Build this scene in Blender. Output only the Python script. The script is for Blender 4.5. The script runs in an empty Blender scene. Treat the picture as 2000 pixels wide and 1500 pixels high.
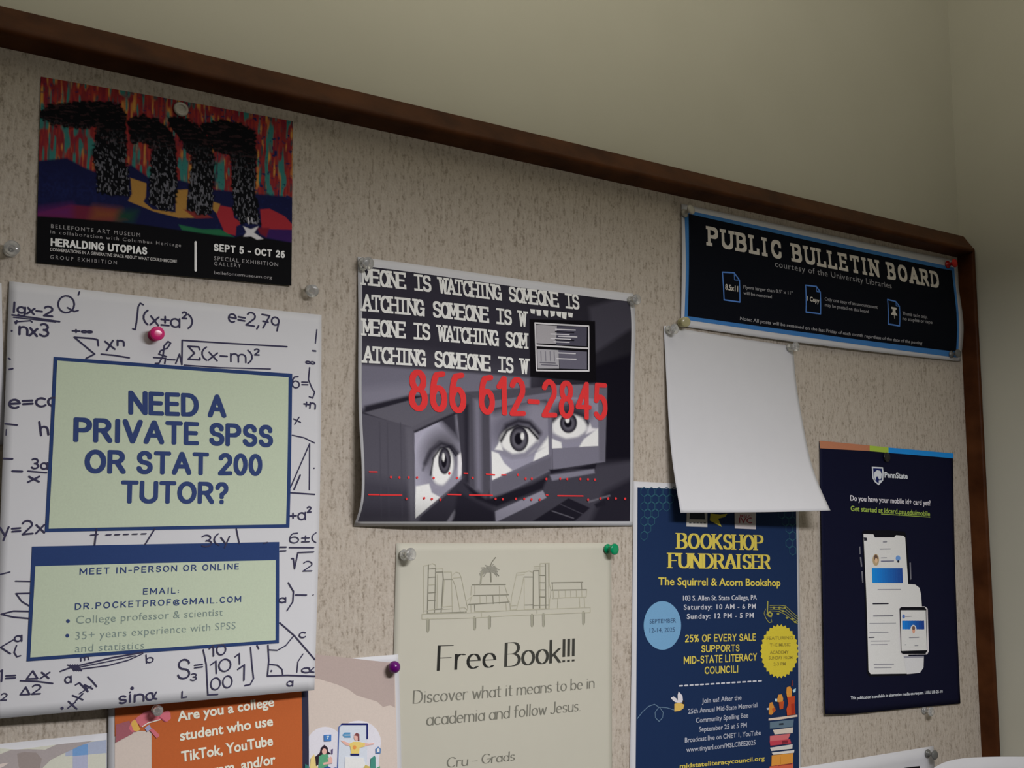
import bpy, math, random
import numpy as np
from mathutils import Matrix, Vector
from mathutils.geometry import tessellate_polygon

random.seed(7)
C = bpy.context.scene.collection
IN = 0.0254                 # everything below is measured in inches, then scaled
EYE = 1.65                  # height of the camera above the floor, metres
DIST = 28.35                # camera to the face of the board, inches
YAW, PITCH, ROLL, FPX = 0.563844517, 0.117722297, 0.00446999539, 1952.28757

# ------------------------------------------------------------------ camera
def axes():
    cy, sy, cp, sp, cr, sr = (math.cos(YAW), math.sin(YAW), math.cos(PITCH), math.sin(PITCH), math.cos(ROLL), math.sin(ROLL))
    fwd = np.array([sy * cp, cy * cp, sp]); r0 = np.array([cy, -sy, 0.]); u0 = np.cross(r0, fwd)
    return cr * r0 + sr * u0, -sr * r0 + cr * u0, fwd
RT, UP, FW = axes()
CAM = np.array([0., -DIST, 0.])
cam_data = bpy.data.cameras.new('camera')
cam_data.sensor_width = 36; cam_data.lens = 36 * FPX / 2000; cam_data.clip_start = 0.01
cam = bpy.data.objects.new('camera', cam_data); C.objects.link(cam)
m = Matrix.Identity(4)
for i in range(3):
    m[i][0], m[i][1], m[i][2] = RT[i], UP[i], -FW[i]
m[0][3], m[1][3], m[2][3] = 0, -DIST * IN, EYE
cam.matrix_world = m
bpy.context.scene.camera = cam

# ------------------------------------------------------------------ light and exposure
vs = bpy.context.scene.view_settings
vs.view_transform = 'Standard'; vs.look = 'None'; vs.gamma = 1; vs.use_curve_mapping = False
vs.exposure = 0.0
world = bpy.data.worlds.new('room_air'); bpy.context.scene.world = world
world.use_nodes = True
world.node_tree.nodes['Background'].inputs[0].default_value = (0.9, 0.95, 1.0, 1)
world.node_tree.nodes['Background'].inputs[1].default_value = 0.01
CEIL = 35.0                 # ceiling above the camera, inches
def area_lamp(name, x, y, z, sx, sy, watts, col, rot=(0, 0, 0)):
    l = bpy.data.lights.new(name, 'AREA'); l.shape = 'RECTANGLE'; l.size = sx * IN; l.size_y = sy * IN
    l.energy = watts; l.color = col
    o = bpy.data.objects.new(name, l); C.objects.link(o)
    o.location = (x * IN, y * IN, EYE + z * IN); o.rotation_euler = rot
    return o
LX, LY, LZ = 17, -27, 11.2     # added unseen lamp above the viewer, placed to shape the board's brightness
area_lamp('added_downlight', LX, LY, LZ - .05, 12, 6, 9.4, (1.0, 0.985, 1.0))  # added source, brightens the lower centre of the board
area_lamp('added_uplight', LX - 4.5, LY, LZ + 2.9, 6, 6, 5.4, (1.0, 0.94, 0.80), (math.pi - math.radians(12), 0, 0))  # added warm source, lifts the wall above the frame

# ------------------------------------------------------------------ colour helpers
def lin(c):
    c = max(0., c) / 255.
    return c / 12.92 if c <= .04045 else ((c + .055) / 1.055) ** 2.4
def K(r, g, b, w=195):
    s = .8 / lin(w)
    return tuple(min(.92, lin(v) * s) for v in (r, g, b))

# ------------------------------------------------------------------ materials (all node based)
def new_mat(name):
    mt = bpy.data.materials.new(name); mt.use_nodes = True
    nt = mt.node_tree
    return mt, nt, nt.nodes['Principled BSDF']
def N(nt, t, **kw):
    n = nt.nodes.new(t)
    for k, v in kw.items():
        if isinstance(k, str) and k.startswith('in_'):
            n.inputs[k[3:]].default_value = v
        else:
            setattr(n, k, v)
    return n
def noise_mat(name, c1, c2, scale, rough=.7, bump=0., stretch=(1, 1, 1), detail=4, spec=.3, lo=.3, hi=.7, dist=.001):
    mt, nt, b = new_mat(name)
    tc = N(nt, 'ShaderNodeTexCoord'); mp = N(nt, 'ShaderNodeMapping'); mp.inputs['Scale'].default_value = stretch
    ns = N(nt, 'ShaderNodeTexNoise'); ns.inputs['Scale'].default_value = scale; ns.inputs['Detail'].default_value = detail
    rp = N(nt, 'ShaderNodeValToRGB')
    rp.color_ramp.elements[0].position = lo; rp.color_ramp.elements[1].position = hi
    rp.color_ramp.elements[0].color = (*c1, 1); rp.color_ramp.elements[1].color = (*c2, 1)
    nt.links.new(tc.outputs['Object'], mp.inputs[0]); nt.links.new(mp.outputs[0], ns.inputs['Vector'])
    nt.links.new(ns.outputs[0], rp.inputs[0]); nt.links.new(rp.outputs[0], b.inputs['Base Color'])
    b.inputs['Roughness'].default_value = rough; b.inputs['Specular IOR Level'].default_value = spec
    if bump:
        bp = N(nt, 'ShaderNodeBump'); bp.inputs['Strength'].default_value = bump; bp.inputs['Distance'].default_value = dist
        nt.links.new(ns.outputs[0], bp.inputs['Height']); nt.links.new(bp.outputs[0], b.inputs['Normal'])
    return mt
M = {}
M['wall'] = noise_mat('painted_wall', (.50, .485, .40), (.525, .51, .425), 9, .75, .06, detail=6, spec=.2)
M['wall_side'] = M['wall']
M['ceiling'] = noise_mat('ceiling_tile', (.62, .62, .6), (.72, .72, .7), 90, .9, .2)
M['floor'] = noise_mat('floor_carpet', (.10, .10, .11), (.16, .16, .17), 220, .95, .3)
M['wood'] = noise_mat('stained_wood', (.042, .0125, .004), (.098, .033, .0105), 30, .45, .15, (1, 1, 1), 6, .1)
M['plastic_white'] = noise_mat('lamp_housing', (.7, .7, .7), (.75, .75, .75), 30, .5)

def fabric_mat():
    mt, nt, b = new_mat('woven_fabric')
    tc = N(nt, 'ShaderNodeTexCoord')
    def noise(sc, stretch, det):
        mp = N(nt, 'ShaderNodeMapping'); mp.inputs['Scale'].default_value = stretch
        ns = N(nt, 'ShaderNodeTexNoise'); ns.inputs['Scale'].default_value = sc; ns.inputs['Detail'].default_value = det
        nt.links.new(tc.outputs['Object'], mp.inputs[0]); nt.links.new(mp.outputs[0], ns.inputs['Vector'])
        return ns.outputs[0]
    a = noise(400, (1, 1, .42), 2); c = noise(700, (1, 1, .8), 2)
    mx = N(nt, 'ShaderNodeMath', operation='MULTIPLY_ADD'); mx.inputs[1].default_value = .44
    nt.links.new(a, mx.inputs[0])
    r = noise(430, (1, 1, .07), 1)
    m3 = N(nt, 'ShaderNodeMath', operation='MULTIPLY_ADD'); m3.inputs[1].default_value = .75
    nt.links.new(r, m3.inputs[0]); nt.links.new(c, m3.inputs[2])
    m2 = N(nt, 'ShaderNodeMath', operation='MULTIPLY'); m2.inputs[1].default_value = .32
    nt.links.new(m3.outputs[0], m2.inputs[0]); nt.links.new(m2.outputs[0], mx.inputs[2])
    rp = N(nt, 'ShaderNodeValToRGB')
    e = rp.color_ramp.elements
    e[0].position = .35; e[0].color = (.33, .28, .225, 1); e[1].position = .64; e[1].color = (.58, .52, .45, 1)
    x = e.new(.48); x.color = (.52, .455, .385, 1)
    nt.links.new(mx.outputs[0], rp.inputs[0]); nt.links.new(rp.outputs[0], b.inputs['Base Color'])
    bp = N(nt, 'ShaderNodeBump'); bp.inputs['Strength'].default_value = .7; bp.inputs['Distance'].default_value = .0012
    nt.links.new(mx.outputs[0], bp.inputs['Height']); nt.links.new(bp.outputs[0], b.inputs['Normal'])
    b.inputs['Roughness'].default_value = .95; b.inputs['Specular IOR Level'].default_value = .1
    return mt
M['fabric'] = fabric_mat()

def paper_mat(name, col, rough=.6, spec=.25):
    a = tuple(v * .985 for v in col)
    return noise_mat(name, a, col, 60, rough, .02, detail=3, spec=spec)
M['paper'] = paper_mat('white_paper', (.70, .70, .735))
M['cream'] = paper_mat('cream_paper', K(180, 177, 164, 205))
M['navy_paper'] = paper_mat('navy_card', K(9, 11, 33, 178), .6, .1)
def ink_mat():
    mt, nt, b = new_mat('printed_ink')
    at_ = N(nt, 'ShaderNodeVertexColor'); at_.layer_name = 'Col'
    tc = N(nt, 'ShaderNodeTexCoord'); ns = N(nt, 'ShaderNodeTexNoise'); ns.inputs['Scale'].default_value = 900
    mp = N(nt, 'ShaderNodeMapRange'); mp.inputs['To Min'].default_value = .93; mp.inputs['To Max'].default_value = 1.07
    mx = N(nt, 'ShaderNodeVectorMath', operation='SCALE')
    nt.links.new(tc.outputs['Object'], ns.inputs['Vector']); nt.links.new(ns.outputs[0], mp.inputs[0])
    nt.links.new(at_.outputs[0], mx.inputs[0]); nt.links.new(mp.outputs[0], mx.inputs['Scale'])
    nt.links.new(mx.outputs[0], b.inputs['Base Color'])
    b.inputs['Roughness'].default_value = .75; b.inputs['Specular IOR Level'].default_value = .08
    return mt
M['ink'] = ink_mat()
def plastic(name, col, trans=0., rough=.2):
    mt, nt, b = new_mat(name)
    ns = N(nt, 'ShaderNodeTexNoise'); ns.inputs['Scale'].default_value = 40
    rp = N(nt, 'ShaderNodeValToRGB')
    rp.color_ramp.elements[0].color = (*(v * .92 for v in col), 1); rp.color_ramp.elements[1].color = (*col, 1)
    nt.links.new(ns.outputs[0], rp.inputs[0]); nt.links.new(rp.outputs[0], b.inputs['Base Color'])
    b.inputs['Roughness'].default_value = rough; b.inputs['Transmission Weight'].default_value = trans
    b.inputs['IOR'].default_value = 1.47
    return mt
M['clear'] = plastic('clear_plastic', (.93, .93, .92), .78, .12)
M['pink'] = plastic('pink_plastic', (.72, .03, .20))
M['green'] = plastic('green_plastic', (.0, .30, .12))
M['purple'] = plastic('purple_plastic', (.13, .004, .16))
M['red'] = plastic('red_plastic', (.55, .012, .012))
M['white_pin'] = plastic('ivory_plastic', (.55, .52, .45), .2)
M['yellow_pin'] = plastic('pale_yellow_plastic', (.75, .70, .42), .5)
M['black_pin'] = plastic('black_plastic', (.012, .012, .014))
M['grey_pin'] = plastic('smoky_plastic', (.20, .20, .19), .3)
mt, nt, b = new_mat('steel'); b.inputs['Metallic'].default_value = 1; b.inputs['Roughness'].default_value = .25
b.inputs['Base Color'].default_value = (.6, .6, .6, 1); M['steel'] = mt

# ------------------------------------------------------------------ geometry helpers
def world_pt(p):
    p = np.asarray(p, float) * IN
    p[..., 2] += EYE
    return p
def at(px, py, d=0.):       # the point d inches in front of the board that the photo shows at this pixel
    r = (px - 1000) / FPX * RT - (py - 750) / FPX * UP + FW
    return CAM + r * ((DIST - d) / r[1])
def project(P):
    q = P - CAM
    z = q @ FW
    return np.stack([1000 + FPX * (q @ RT) / z, 750 - FPX * (q @ UP) / z], -1)
def link(name, me, mat=None, parent=None, loc=None):
    o = bpy.data.objects.new(name, me); C.objects.link(o)
    if mat: me.materials.append(mat)
    if parent: o.parent = parent
    if loc is not None: o.location = loc
    return o
def tag(o, label=None, cat=None, group=None, kind=None):
    for k, v in (('label', label), ('category', cat), ('group', group), ('kind', kind)):
        if v: o[k] = v
    return o
def mesh_from(name, V, F):
    me = bpy.data.meshes.new(name); me.from_pydata([tuple(v) for v in V], [], F); me.update()
    return me
def box(name, x0, x1, y0, y1, z0, z1, mat, parent=None):
    """axis aligned box in inches; origin at the centre of its base"""
    c = np.array([(x0 + x1) / 2, (y0 + y1) / 2, z0])
    V = [np.array(p) - c for p in ((x0, y0, z0), (x1, y0, z0), (x1, y1, z0), (x0, y1, z0), (x0, y0, z1), (x1, y0, z1), (x1, y1, z1), (x0, y1, z1))]
    F = [(3, 2, 1, 0), (4, 5, 6, 7), (0, 1, 5, 4), (1, 2, 6, 5), (2, 3, 7, 6), (3, 0, 4, 7)]
    o = link(name, mesh_from(name, [v * IN for v in V], F), mat, parent)
    o.location = world_pt(c) if not parent else world_pt(c) - np.array(parent.location)
    return o

# ------------------------------------------------------------------ the room
XW, YW = 43.72, 0.15        # right wall, wall behind the board
LO = -EYE / IN
tag(box('wall_back', -90, XW + 5, YW, YW + 5, LO, CEIL, M['wall']), kind='structure')
tag(box('wall_right', XW, XW + 5, -180, YW, LO, CEIL, M['wall_side']), kind='structure')
tag(box('wall_left', -95, -90, -180, YW + 5, LO, CEIL, M['wall']), kind='structure')
tag(box('floor', -95, XW + 5, -180, YW + 5, LO - 4, LO, M['floor']), kind='structure')
tag(box('ceiling', -95, XW + 5, -180, YW + 5, CEIL, CEIL + 4, M['ceiling']), kind='structure')

# ------------------------------------------------------------------ the board and its wooden frame
BX0, BX1, BZ0, BZ1 = -4.5, 43.27, -24.2, 11.80       # inner edge of the frame
board = bpy.data.objects.new('bulletin_board', None); C.objects.link(board)
board.location = world_pt([(BX0 + BX1) / 2, YW, BZ0 - 1])
tag(board, 'large beige fabric bulletin board with a dark brown wooden frame', 'bulletin board')
box('fabric_panel', BX0 - .2, BX1 + .2, 0, YW, BZ0 - .2, BZ1 + .2, M['fabric'], board)
def rail(name, pts_a, pts_b):
    """sweep a frame profile between two ends"""
    n = len(pts_a); V = list(pts_a) + list(pts_b)
    F = [tuple(range(n))[::-1], tuple(range(n, 2 * n))] + [(i, (i + 1) % n, n + (i + 1) % n, n + i) for i in range(n)]
    V = [world_pt(v) - np.array(board.location) for v in V]
    me = mesh_from(name, V, F)
    o = link(name, me, M['wood'], board)
    bv = o.modifiers.new('bevel', 'BEVEL'); bv.width = .0012; bv.segments = 3; bv.limit_method = 'ANGLE'; bv.angle_limit = math.radians(25)
    return o
# profile: (offset outward from the inner edge, depth in front of the fabric)
PROF = [(0, -YW + .0), (0, .03), (.10, .70), (.16, .76), (.26, .76), (1.06, .14), (1.10, .08), (1.10, -YW)]
def cut(p, lim):            # the right rail is scribed to the side wall
    out = []
    for i, (a, d) in enumerate(p):
        if a <= lim: out.append((a, d))
        else:
            a0, d0 = p[i - 1]
            if a0 < lim:
                t = (lim - a0) / (a - a0); out.append((lim, d0 + (d - d0) * t))
    return out + [(lim, -YW)]
LIM = XW - .03 - BX1
RP = cut(PROF, LIM)
def lim(a): return min(a, LIM)
# top rail runs into the side wall, the bevels of the right rail meet it in a mitre
rail('top_rail', [(BX0 - a, -d, BZ1 + a) for a, d in PROF], [(BX1 + lim(a), -d, BZ1 + a) for a, d in PROF])
rail('right_rail', [(BX1 + a, -d, BZ0 - a) for a, d in RP], [(BX1 + a, -d, BZ1 + a) for a, d in RP])
rail('left_rail', [(BX0 - a, -d, BZ0 - a) for a, d in PROF], [(BX0 - a, -d, BZ1 + a) for a, d in PROF])
rail('bottom_rail', [(BX0 - a, -d, BZ0 - a) for a, d in PROF], [(BX1 + lim(a), -d, BZ0 - a) for a, d in PROF])

# ------------------------------------------------------------------ sheets of paper
def curve3(pts, n=121):
    P = np.array([at(*p) for p in pts])
    if len(P) == 2:
        t = np.linspace(0, 1, n)[:, None]
        return P[0] * (1 - t) + P[1] * t
    s = np.r_[0, np.cumsum(np.linalg.norm(np.diff(P, axis=0), axis=1))]; s /= s[-1]
    h = np.diff(s); k = len(P)                       # natural cubic spline
    A = np.eye(k); R = np.zeros((k, 3))
    for i in range(1, k - 1):
        A[i, i - 1], A[i, i], A[i, i + 1] = h[i - 1], 2 * (h[i - 1] + h[i]), h[i]
        R[i] = 6 * ((P[i + 1] - P[i]) / h[i] - (P[i] - P[i - 1]) / h[i - 1])
    Mm = np.linalg.solve(A, R)
    t = np.linspace(0, 1, n); j = np.clip(np.searchsorted(s, t, 'right') - 1, 0, k - 2)
    a = (s[j + 1] - t)[:, None]; b = (t - s[j])[:, None]; hj = h[j][:, None]
    return (Mm[j] * a ** 3 + Mm[j + 1] * b ** 3) / (6 * hj) + (P[j] / hj - Mm[j] * hj / 6) * a + (P[j + 1] / hj - Mm[j + 1] * hj / 6) * b
def ev(c, t):
    n = len(c) - 1; x = np.clip(t, 0, 1) * n; i = np.minimum(x.astype(int), n - 1); f = (x - i)[..., None]
    p = c[i] * (1 - f) + c[i + 1] * f
    return p + (c[i + 1] - c[i]) * n * (t - np.clip(t, 0, 1))[..., None]

class Sheet:
    def __init__(s, name, mat, label, cat, top, bottom, left=None, right=None, d=.04, bulge=0., group=None, res=(40, 40), thick=.008):
        f = lambda L: [(p[0], p[1], p[2] if len(p) > 2 else d) for p in L]
        top, bottom = f(top), f(bottom)
        left = f(left) if left else [top[0], bottom[0]]; right = f(right) if right else [top[-1], bottom[-1]]
        s.t, s.b, s.l, s.r = curve3(top), curve3(bottom), curve3(left), curve3(right)
        s.bulge = bulge
        L = lambda c: np.linalg.norm(np.diff(c, axis=0), axis=1).sum()
        s.W = (L(s.t) + L(s.b)) / 2; s.H = (L(s.l) + L(s.r)) / 2
        nx, ny = res
        U, V = np.meshgrid(np.linspace(0, 1, nx + 1), np.linspace(0, 1, ny + 1))
        U, V = U.ravel(), V.ravel()
        P, n = s.P(U, V), s.n(U, V)
        s.center = s.P(np.array([.5]), np.array([1.]))[0]
        s.org = world_pt(s.center.copy())
        k = (nx + 1) * (ny + 1); w = nx + 1
        verts = np.concatenate([s.loc(P), s.loc(P - n * thick)])
        F = []
        for j in range(ny):
            for i in range(nx):
                a = j * w + i
                F.append((a, a + w, a + w + 1, a + 1)); F.append((k + a, k + a + 1, k + a + w + 1, k + a + w))
        for i in range(nx):
            F.append((i, i + 1, k + i + 1, k + i)); a = ny * w + i; F.append((a + 1, a, k + a, k + a + 1))
        for j in range(ny):
            a = j * w; F.append((a + w, a, k + a, k + a + w)); a = j * w + nx; F.append((a, a + w, k + a + w, k + a))
        s.ob = link(name, mesh_from(name, verts, F), mat, None, s.org)
        s.ob.data.polygons.foreach_set('use_smooth', [True] * len(F))
        tag(s.ob, label, cat, group)
    def loc(s, P):
        return world_pt(P.copy()) - s.org
    def P(s, u, v):
        U, V = u[..., None], v[..., None]
        a = ev(s.t, u) * (1 - V) + ev(s.b, u) * V + ev(s.l, v) * (1 - U) + ev(s.r, v) * U
        a = a - (s.t[0] * (1 - U) * (1 - V) + s.t[-1] * U * (1 - V) + s.b[0] * (1 - U) * V + s.b[-1] * U * V)
        uu, vv = np.clip(u, 0, 1), np.clip(v, 0, 1)
        a[..., 1] -= s.bulge * np.sin(np.pi * uu) * np.sin(np.pi * vv)
        return a
    def n(s, u, v):
        e = 1e-3
        a = np.cross(s.P(u, v + e) - s.P(u, v - e), s.P(u + e, v) - s.P(u - e, v))
        a /= np.linalg.norm(a, axis=-1, keepdims=True)
        return np.where(a[..., 1:2] > 0, -a, a)
    def uv(s, px):          # pixels -> inches on the sheet (x right, y down)
        px = np.atleast_2d(np.asarray(px, float))
        u = np.full(len(px), .5); v = np.full(len(px), .5); e = 1e-4
        for _ in range(25):
            p = project(s.P(u, v)); J1 = (project(s.P(u + e, v)) - p) / e; J2 = (project(s.P(u, v + e)) - p) / e
            r = px - p; D = J1[:, 0] * J2[:, 1] - J1[:, 1] * J2[:, 0]
            u = u + np.clip((r[:, 0] * J2[:, 1] - r[:, 1] * J2[:, 0]) / D, -.3, .3)
            v = v + np.clip((J1[:, 0] * r[:, 1] - J1[:, 1] * r[:, 0]) / D, -.3, .3)
        return np.stack([u * s.W, v * s.H], -1)
    def put(s, q, h):       # inches on the sheet -> point, h above it
        q = np.asarray(q, float); u, v = q[:, 0] / s.W, q[:, 1] / s.H
        return s.loc(s.P(u, v) + s.n(u, v) * h)
    def scale(s, px):       # pixels per inch, measured down the sheet
        a = s.uv([px, (px[0], px[1] + 4)])
        return 4 / np.linalg.norm(a[1] - a[0])

def hull(pts):
    pts = sorted(map(tuple, pts))
    def half(ps):
        h = []
        for p in ps:
            while len(h) > 1 and (h[-1][0] - h[-2][0]) * (p[1] - h[-2][1]) - (h[-1][1] - h[-2][1]) * (p[0] - h[-2][0]) <= 1e-12: h.pop()
            h.append(p)
        return h[:-1]
    return half(pts) + half(pts[::-1])
RND = [(math.cos(a * math.pi / 4) * .5, math.sin(a * math.pi / 4) * .5) for a in range(8)]

OCT = [(.5, -.24), (.5, .24), (.24, .5), (-.24, .5), (-.5, .24), (-.5, -.24), (-.24, -.5), (.24, -.5)]
class Ink:                  # flat printed shapes lying on one sheet; builds ONE mesh
    def __init__(s, sheet, h=.008):
        s.sh, s.h = sheet, h; s.q, s.F, s.c, s.z = [], [], [], []; s.lay, s.k, s.strokes = 0., 0, False
    def raw(s, q, faces, col):
        s.k += 1; z = s.lay + ((s.k % 13) * .00018 if s.strokes else 0)      # prints overlap without ever lying in one plane
        b = len(s.q); s.q += [tuple(x) for x in q]; s.z += [z] * len(q); s.F += [tuple(b + i for i in f) for f in faces]; s.c += [col] * len(faces)
    def poly_in(s, q, col, split=.5):
        q = [tuple(x) for x in q]
        tris = [tuple(t) for t in tessellate_polygon([[Vector((x, y, 0)) for x, y in q]])]
        V = list(q)
        for _ in range(9):
            mid, out, ch = {}, [], False
            def mp(a, b):
                k = (min(a, b), max(a, b))
                if math.dist(V[a], V[b]) <= split: return None
                if k not in mid:
                    V.append(((V[a][0] + V[b][0]) / 2, (V[a][1] + V[b][1]) / 2)); mid[k] = len(V) - 1
                return mid[k]
            for a, b, c in tris:
                ms = [mp(a, b), mp(b, c), mp(c, a)]; k = sum(x is not None for x in ms)
                if k == 0: out.append((a, b, c)); continue
                ch = True
                while ms[0] is None or (k == 2 and ms[2] is not None and ms[1] is None): a, b, c = b, c, a; ms = ms[1:] + ms[:1]
                if k == 1: out += [(a, ms[0], c), (ms[0], b, c)]
                elif k == 2: out += [(a, ms[0], c), (ms[0], ms[1], c), (ms[0], b, ms[1])]
                else: out += [(a, ms[0], ms[2]), (ms[0], b, ms[1]), (ms[2], ms[1], c), (ms[0], ms[1], ms[2])]
            tris = out
            if not ch: break
        s.raw(V, tris, col)
    def up(s, strokes):
        if not strokes: s.lay += .0026 if s.strokes else .0008
        elif not s.strokes: s.lay += .0008
        s.strokes = strokes
    def poly(s, px, col): s.up(False); s.poly_in(s.sh.uv(px), col); return s
    def conv(s, q, nib, col):
        s.up(True); r = [np.asarray(q[0], float)]
        for a, b in zip(q[:-1], q[1:]):
            a, b = np.asarray(a, float), np.asarray(b, float); n = max(1, int(np.ceil(np.linalg.norm(b - a) / .35)))
            r += [a + (b - a) * (i + 1) / n for i in range(n)]
        q = r
        for a, b in zip(q[:-1], q[1:]):
            h = hull([(a[0] + x, a[1] + y) for x, y in nib] + [(b[0] + x, b[1] + y) for x, y in nib])
            s.raw(h, [tuple(range(len(h)))], col)
    def line(s, px, w, col):
        q = s.sh.uv(px); k = s.sh.scale(px[0]); s.conv(q, [(x * w / k, y * w / k) for x, y in RND], col); return s
    def oval(s, c, rx, ry, col, n=28, rot=0, teeth=0):
        a = math.radians(rot); P = []
        for i in range(n):
            t = 2 * math.pi * i / n; f = 1 if not teeth or i % 2 == 0 else teeth
            x, y = rx * f * math.cos(t), ry * f * math.sin(t)
            P.append((c[0] + x * math.cos(a) - y * math.sin(a), c[1] + x * math.sin(a) + y * math.cos(a)))
        return s.poly(P, col)
    def text(s, txt, p0, p1, h, col, font='sans', bold=0., track=1., nib=(.1, .1), serif=0., wob=0., gap=.16):
        q0, q1 = s.sh.uv([p0, p1]); mid = ((p0[0] + p1[0]) / 2, (p0[1] + p1[1]) / 2)
        a = s.sh.uv([mid, (mid[0], mid[1] - h)]); H = np.linalg.norm(a[1] - a[0])
        ax = q1 - q0; L = np.linalg.norm(ax); ax = ax / L; up = np.array([ax[1], -ax[0]])
        if font == 'sans':
            s.up(True); s.k += 1
            V, F = sans(txt, bold, track)
            x0, x1 = V[:, 0].min(), V[:, 0].max()
            X = (V[:, 0] - x0) / (x1 - x0) * L; Y = V[:, 1] / .729 * H
            q = q0 + X[:, None] * ax + Y[:, None] * up
            s.raw(q, F, col)
        else:
            st, wd = skeleton(txt, gap, serif, wob); sx = L / wd
 
            ny = nib[1] if font != 'pen' else 0.; nx = 0. if font == 'pen' else (nib[0] * sx if font == 'sk' else nib[0] * H)
            sx2 = (L - nx) / wd
            for pts in st:
                q = [q0 + (nx / 2 + x * sx2) * ax + (ny / 2 + y * (1 - ny)) * H * up for x, y in pts]
                if font == 'oct':
                    s.conv(q, [(ax * dx * nib[0] * H + up * dy * nib[1] * H) for dx, dy in OCT], col); continue
                nb = [(ax * dx * nib[0] * sx + up * dy * nib[1] * H) for dx, dy in ((-.5, -.5), (.5, -.5), (.5, .5), (-.5, .5))] if font != 'pen' else [np.array(r) * nib[0] * H for r in RND]
                s.conv(q, nb, col)
        return s
    def build(s, name, parent=None, label=None):
        P = s.sh.put(s.q, s.h + np.array(s.z)[:, None]); me = mesh_from(name, P, s.F)
        at_ = me.color_attributes.new('Col', 'FLOAT_COLOR', 'CORNER')
        col = np.ones((len(me.loops), 4), np.float32)
        k = 0
        for f, c in zip(s.F, s.c):
            col[k:k + len(f), :3] = c; k += len(f)
        at_.data.foreach_set('color', col.ravel())
        o = link(name, me, M['ink'], parent or s.sh.ob)
        if label: o['label'] = label
        return o

_cache = {}
def sans(txt, bold, track):
    k = (txt, bold, track)
    if k not in _cache:
        c = bpy.data.curves.new('lettering', 'FONT'); c.body = txt; c.offset = bold; c.space_character = track; c.resolution_u = 3
        o = bpy.data.objects.new('lettering', c); me = bpy.data.meshes.new_from_object(o)
        V = np.array([v.co[:2] for v in me.vertices]); F = [tuple(p.vertices) for p in me.polygons]
        bpy.data.objects.remove(o); bpy.data.curves.remove(c); bpy.data.meshes.remove(me)
        _cache[k] = (V, F)
    return _cache[k]

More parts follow.
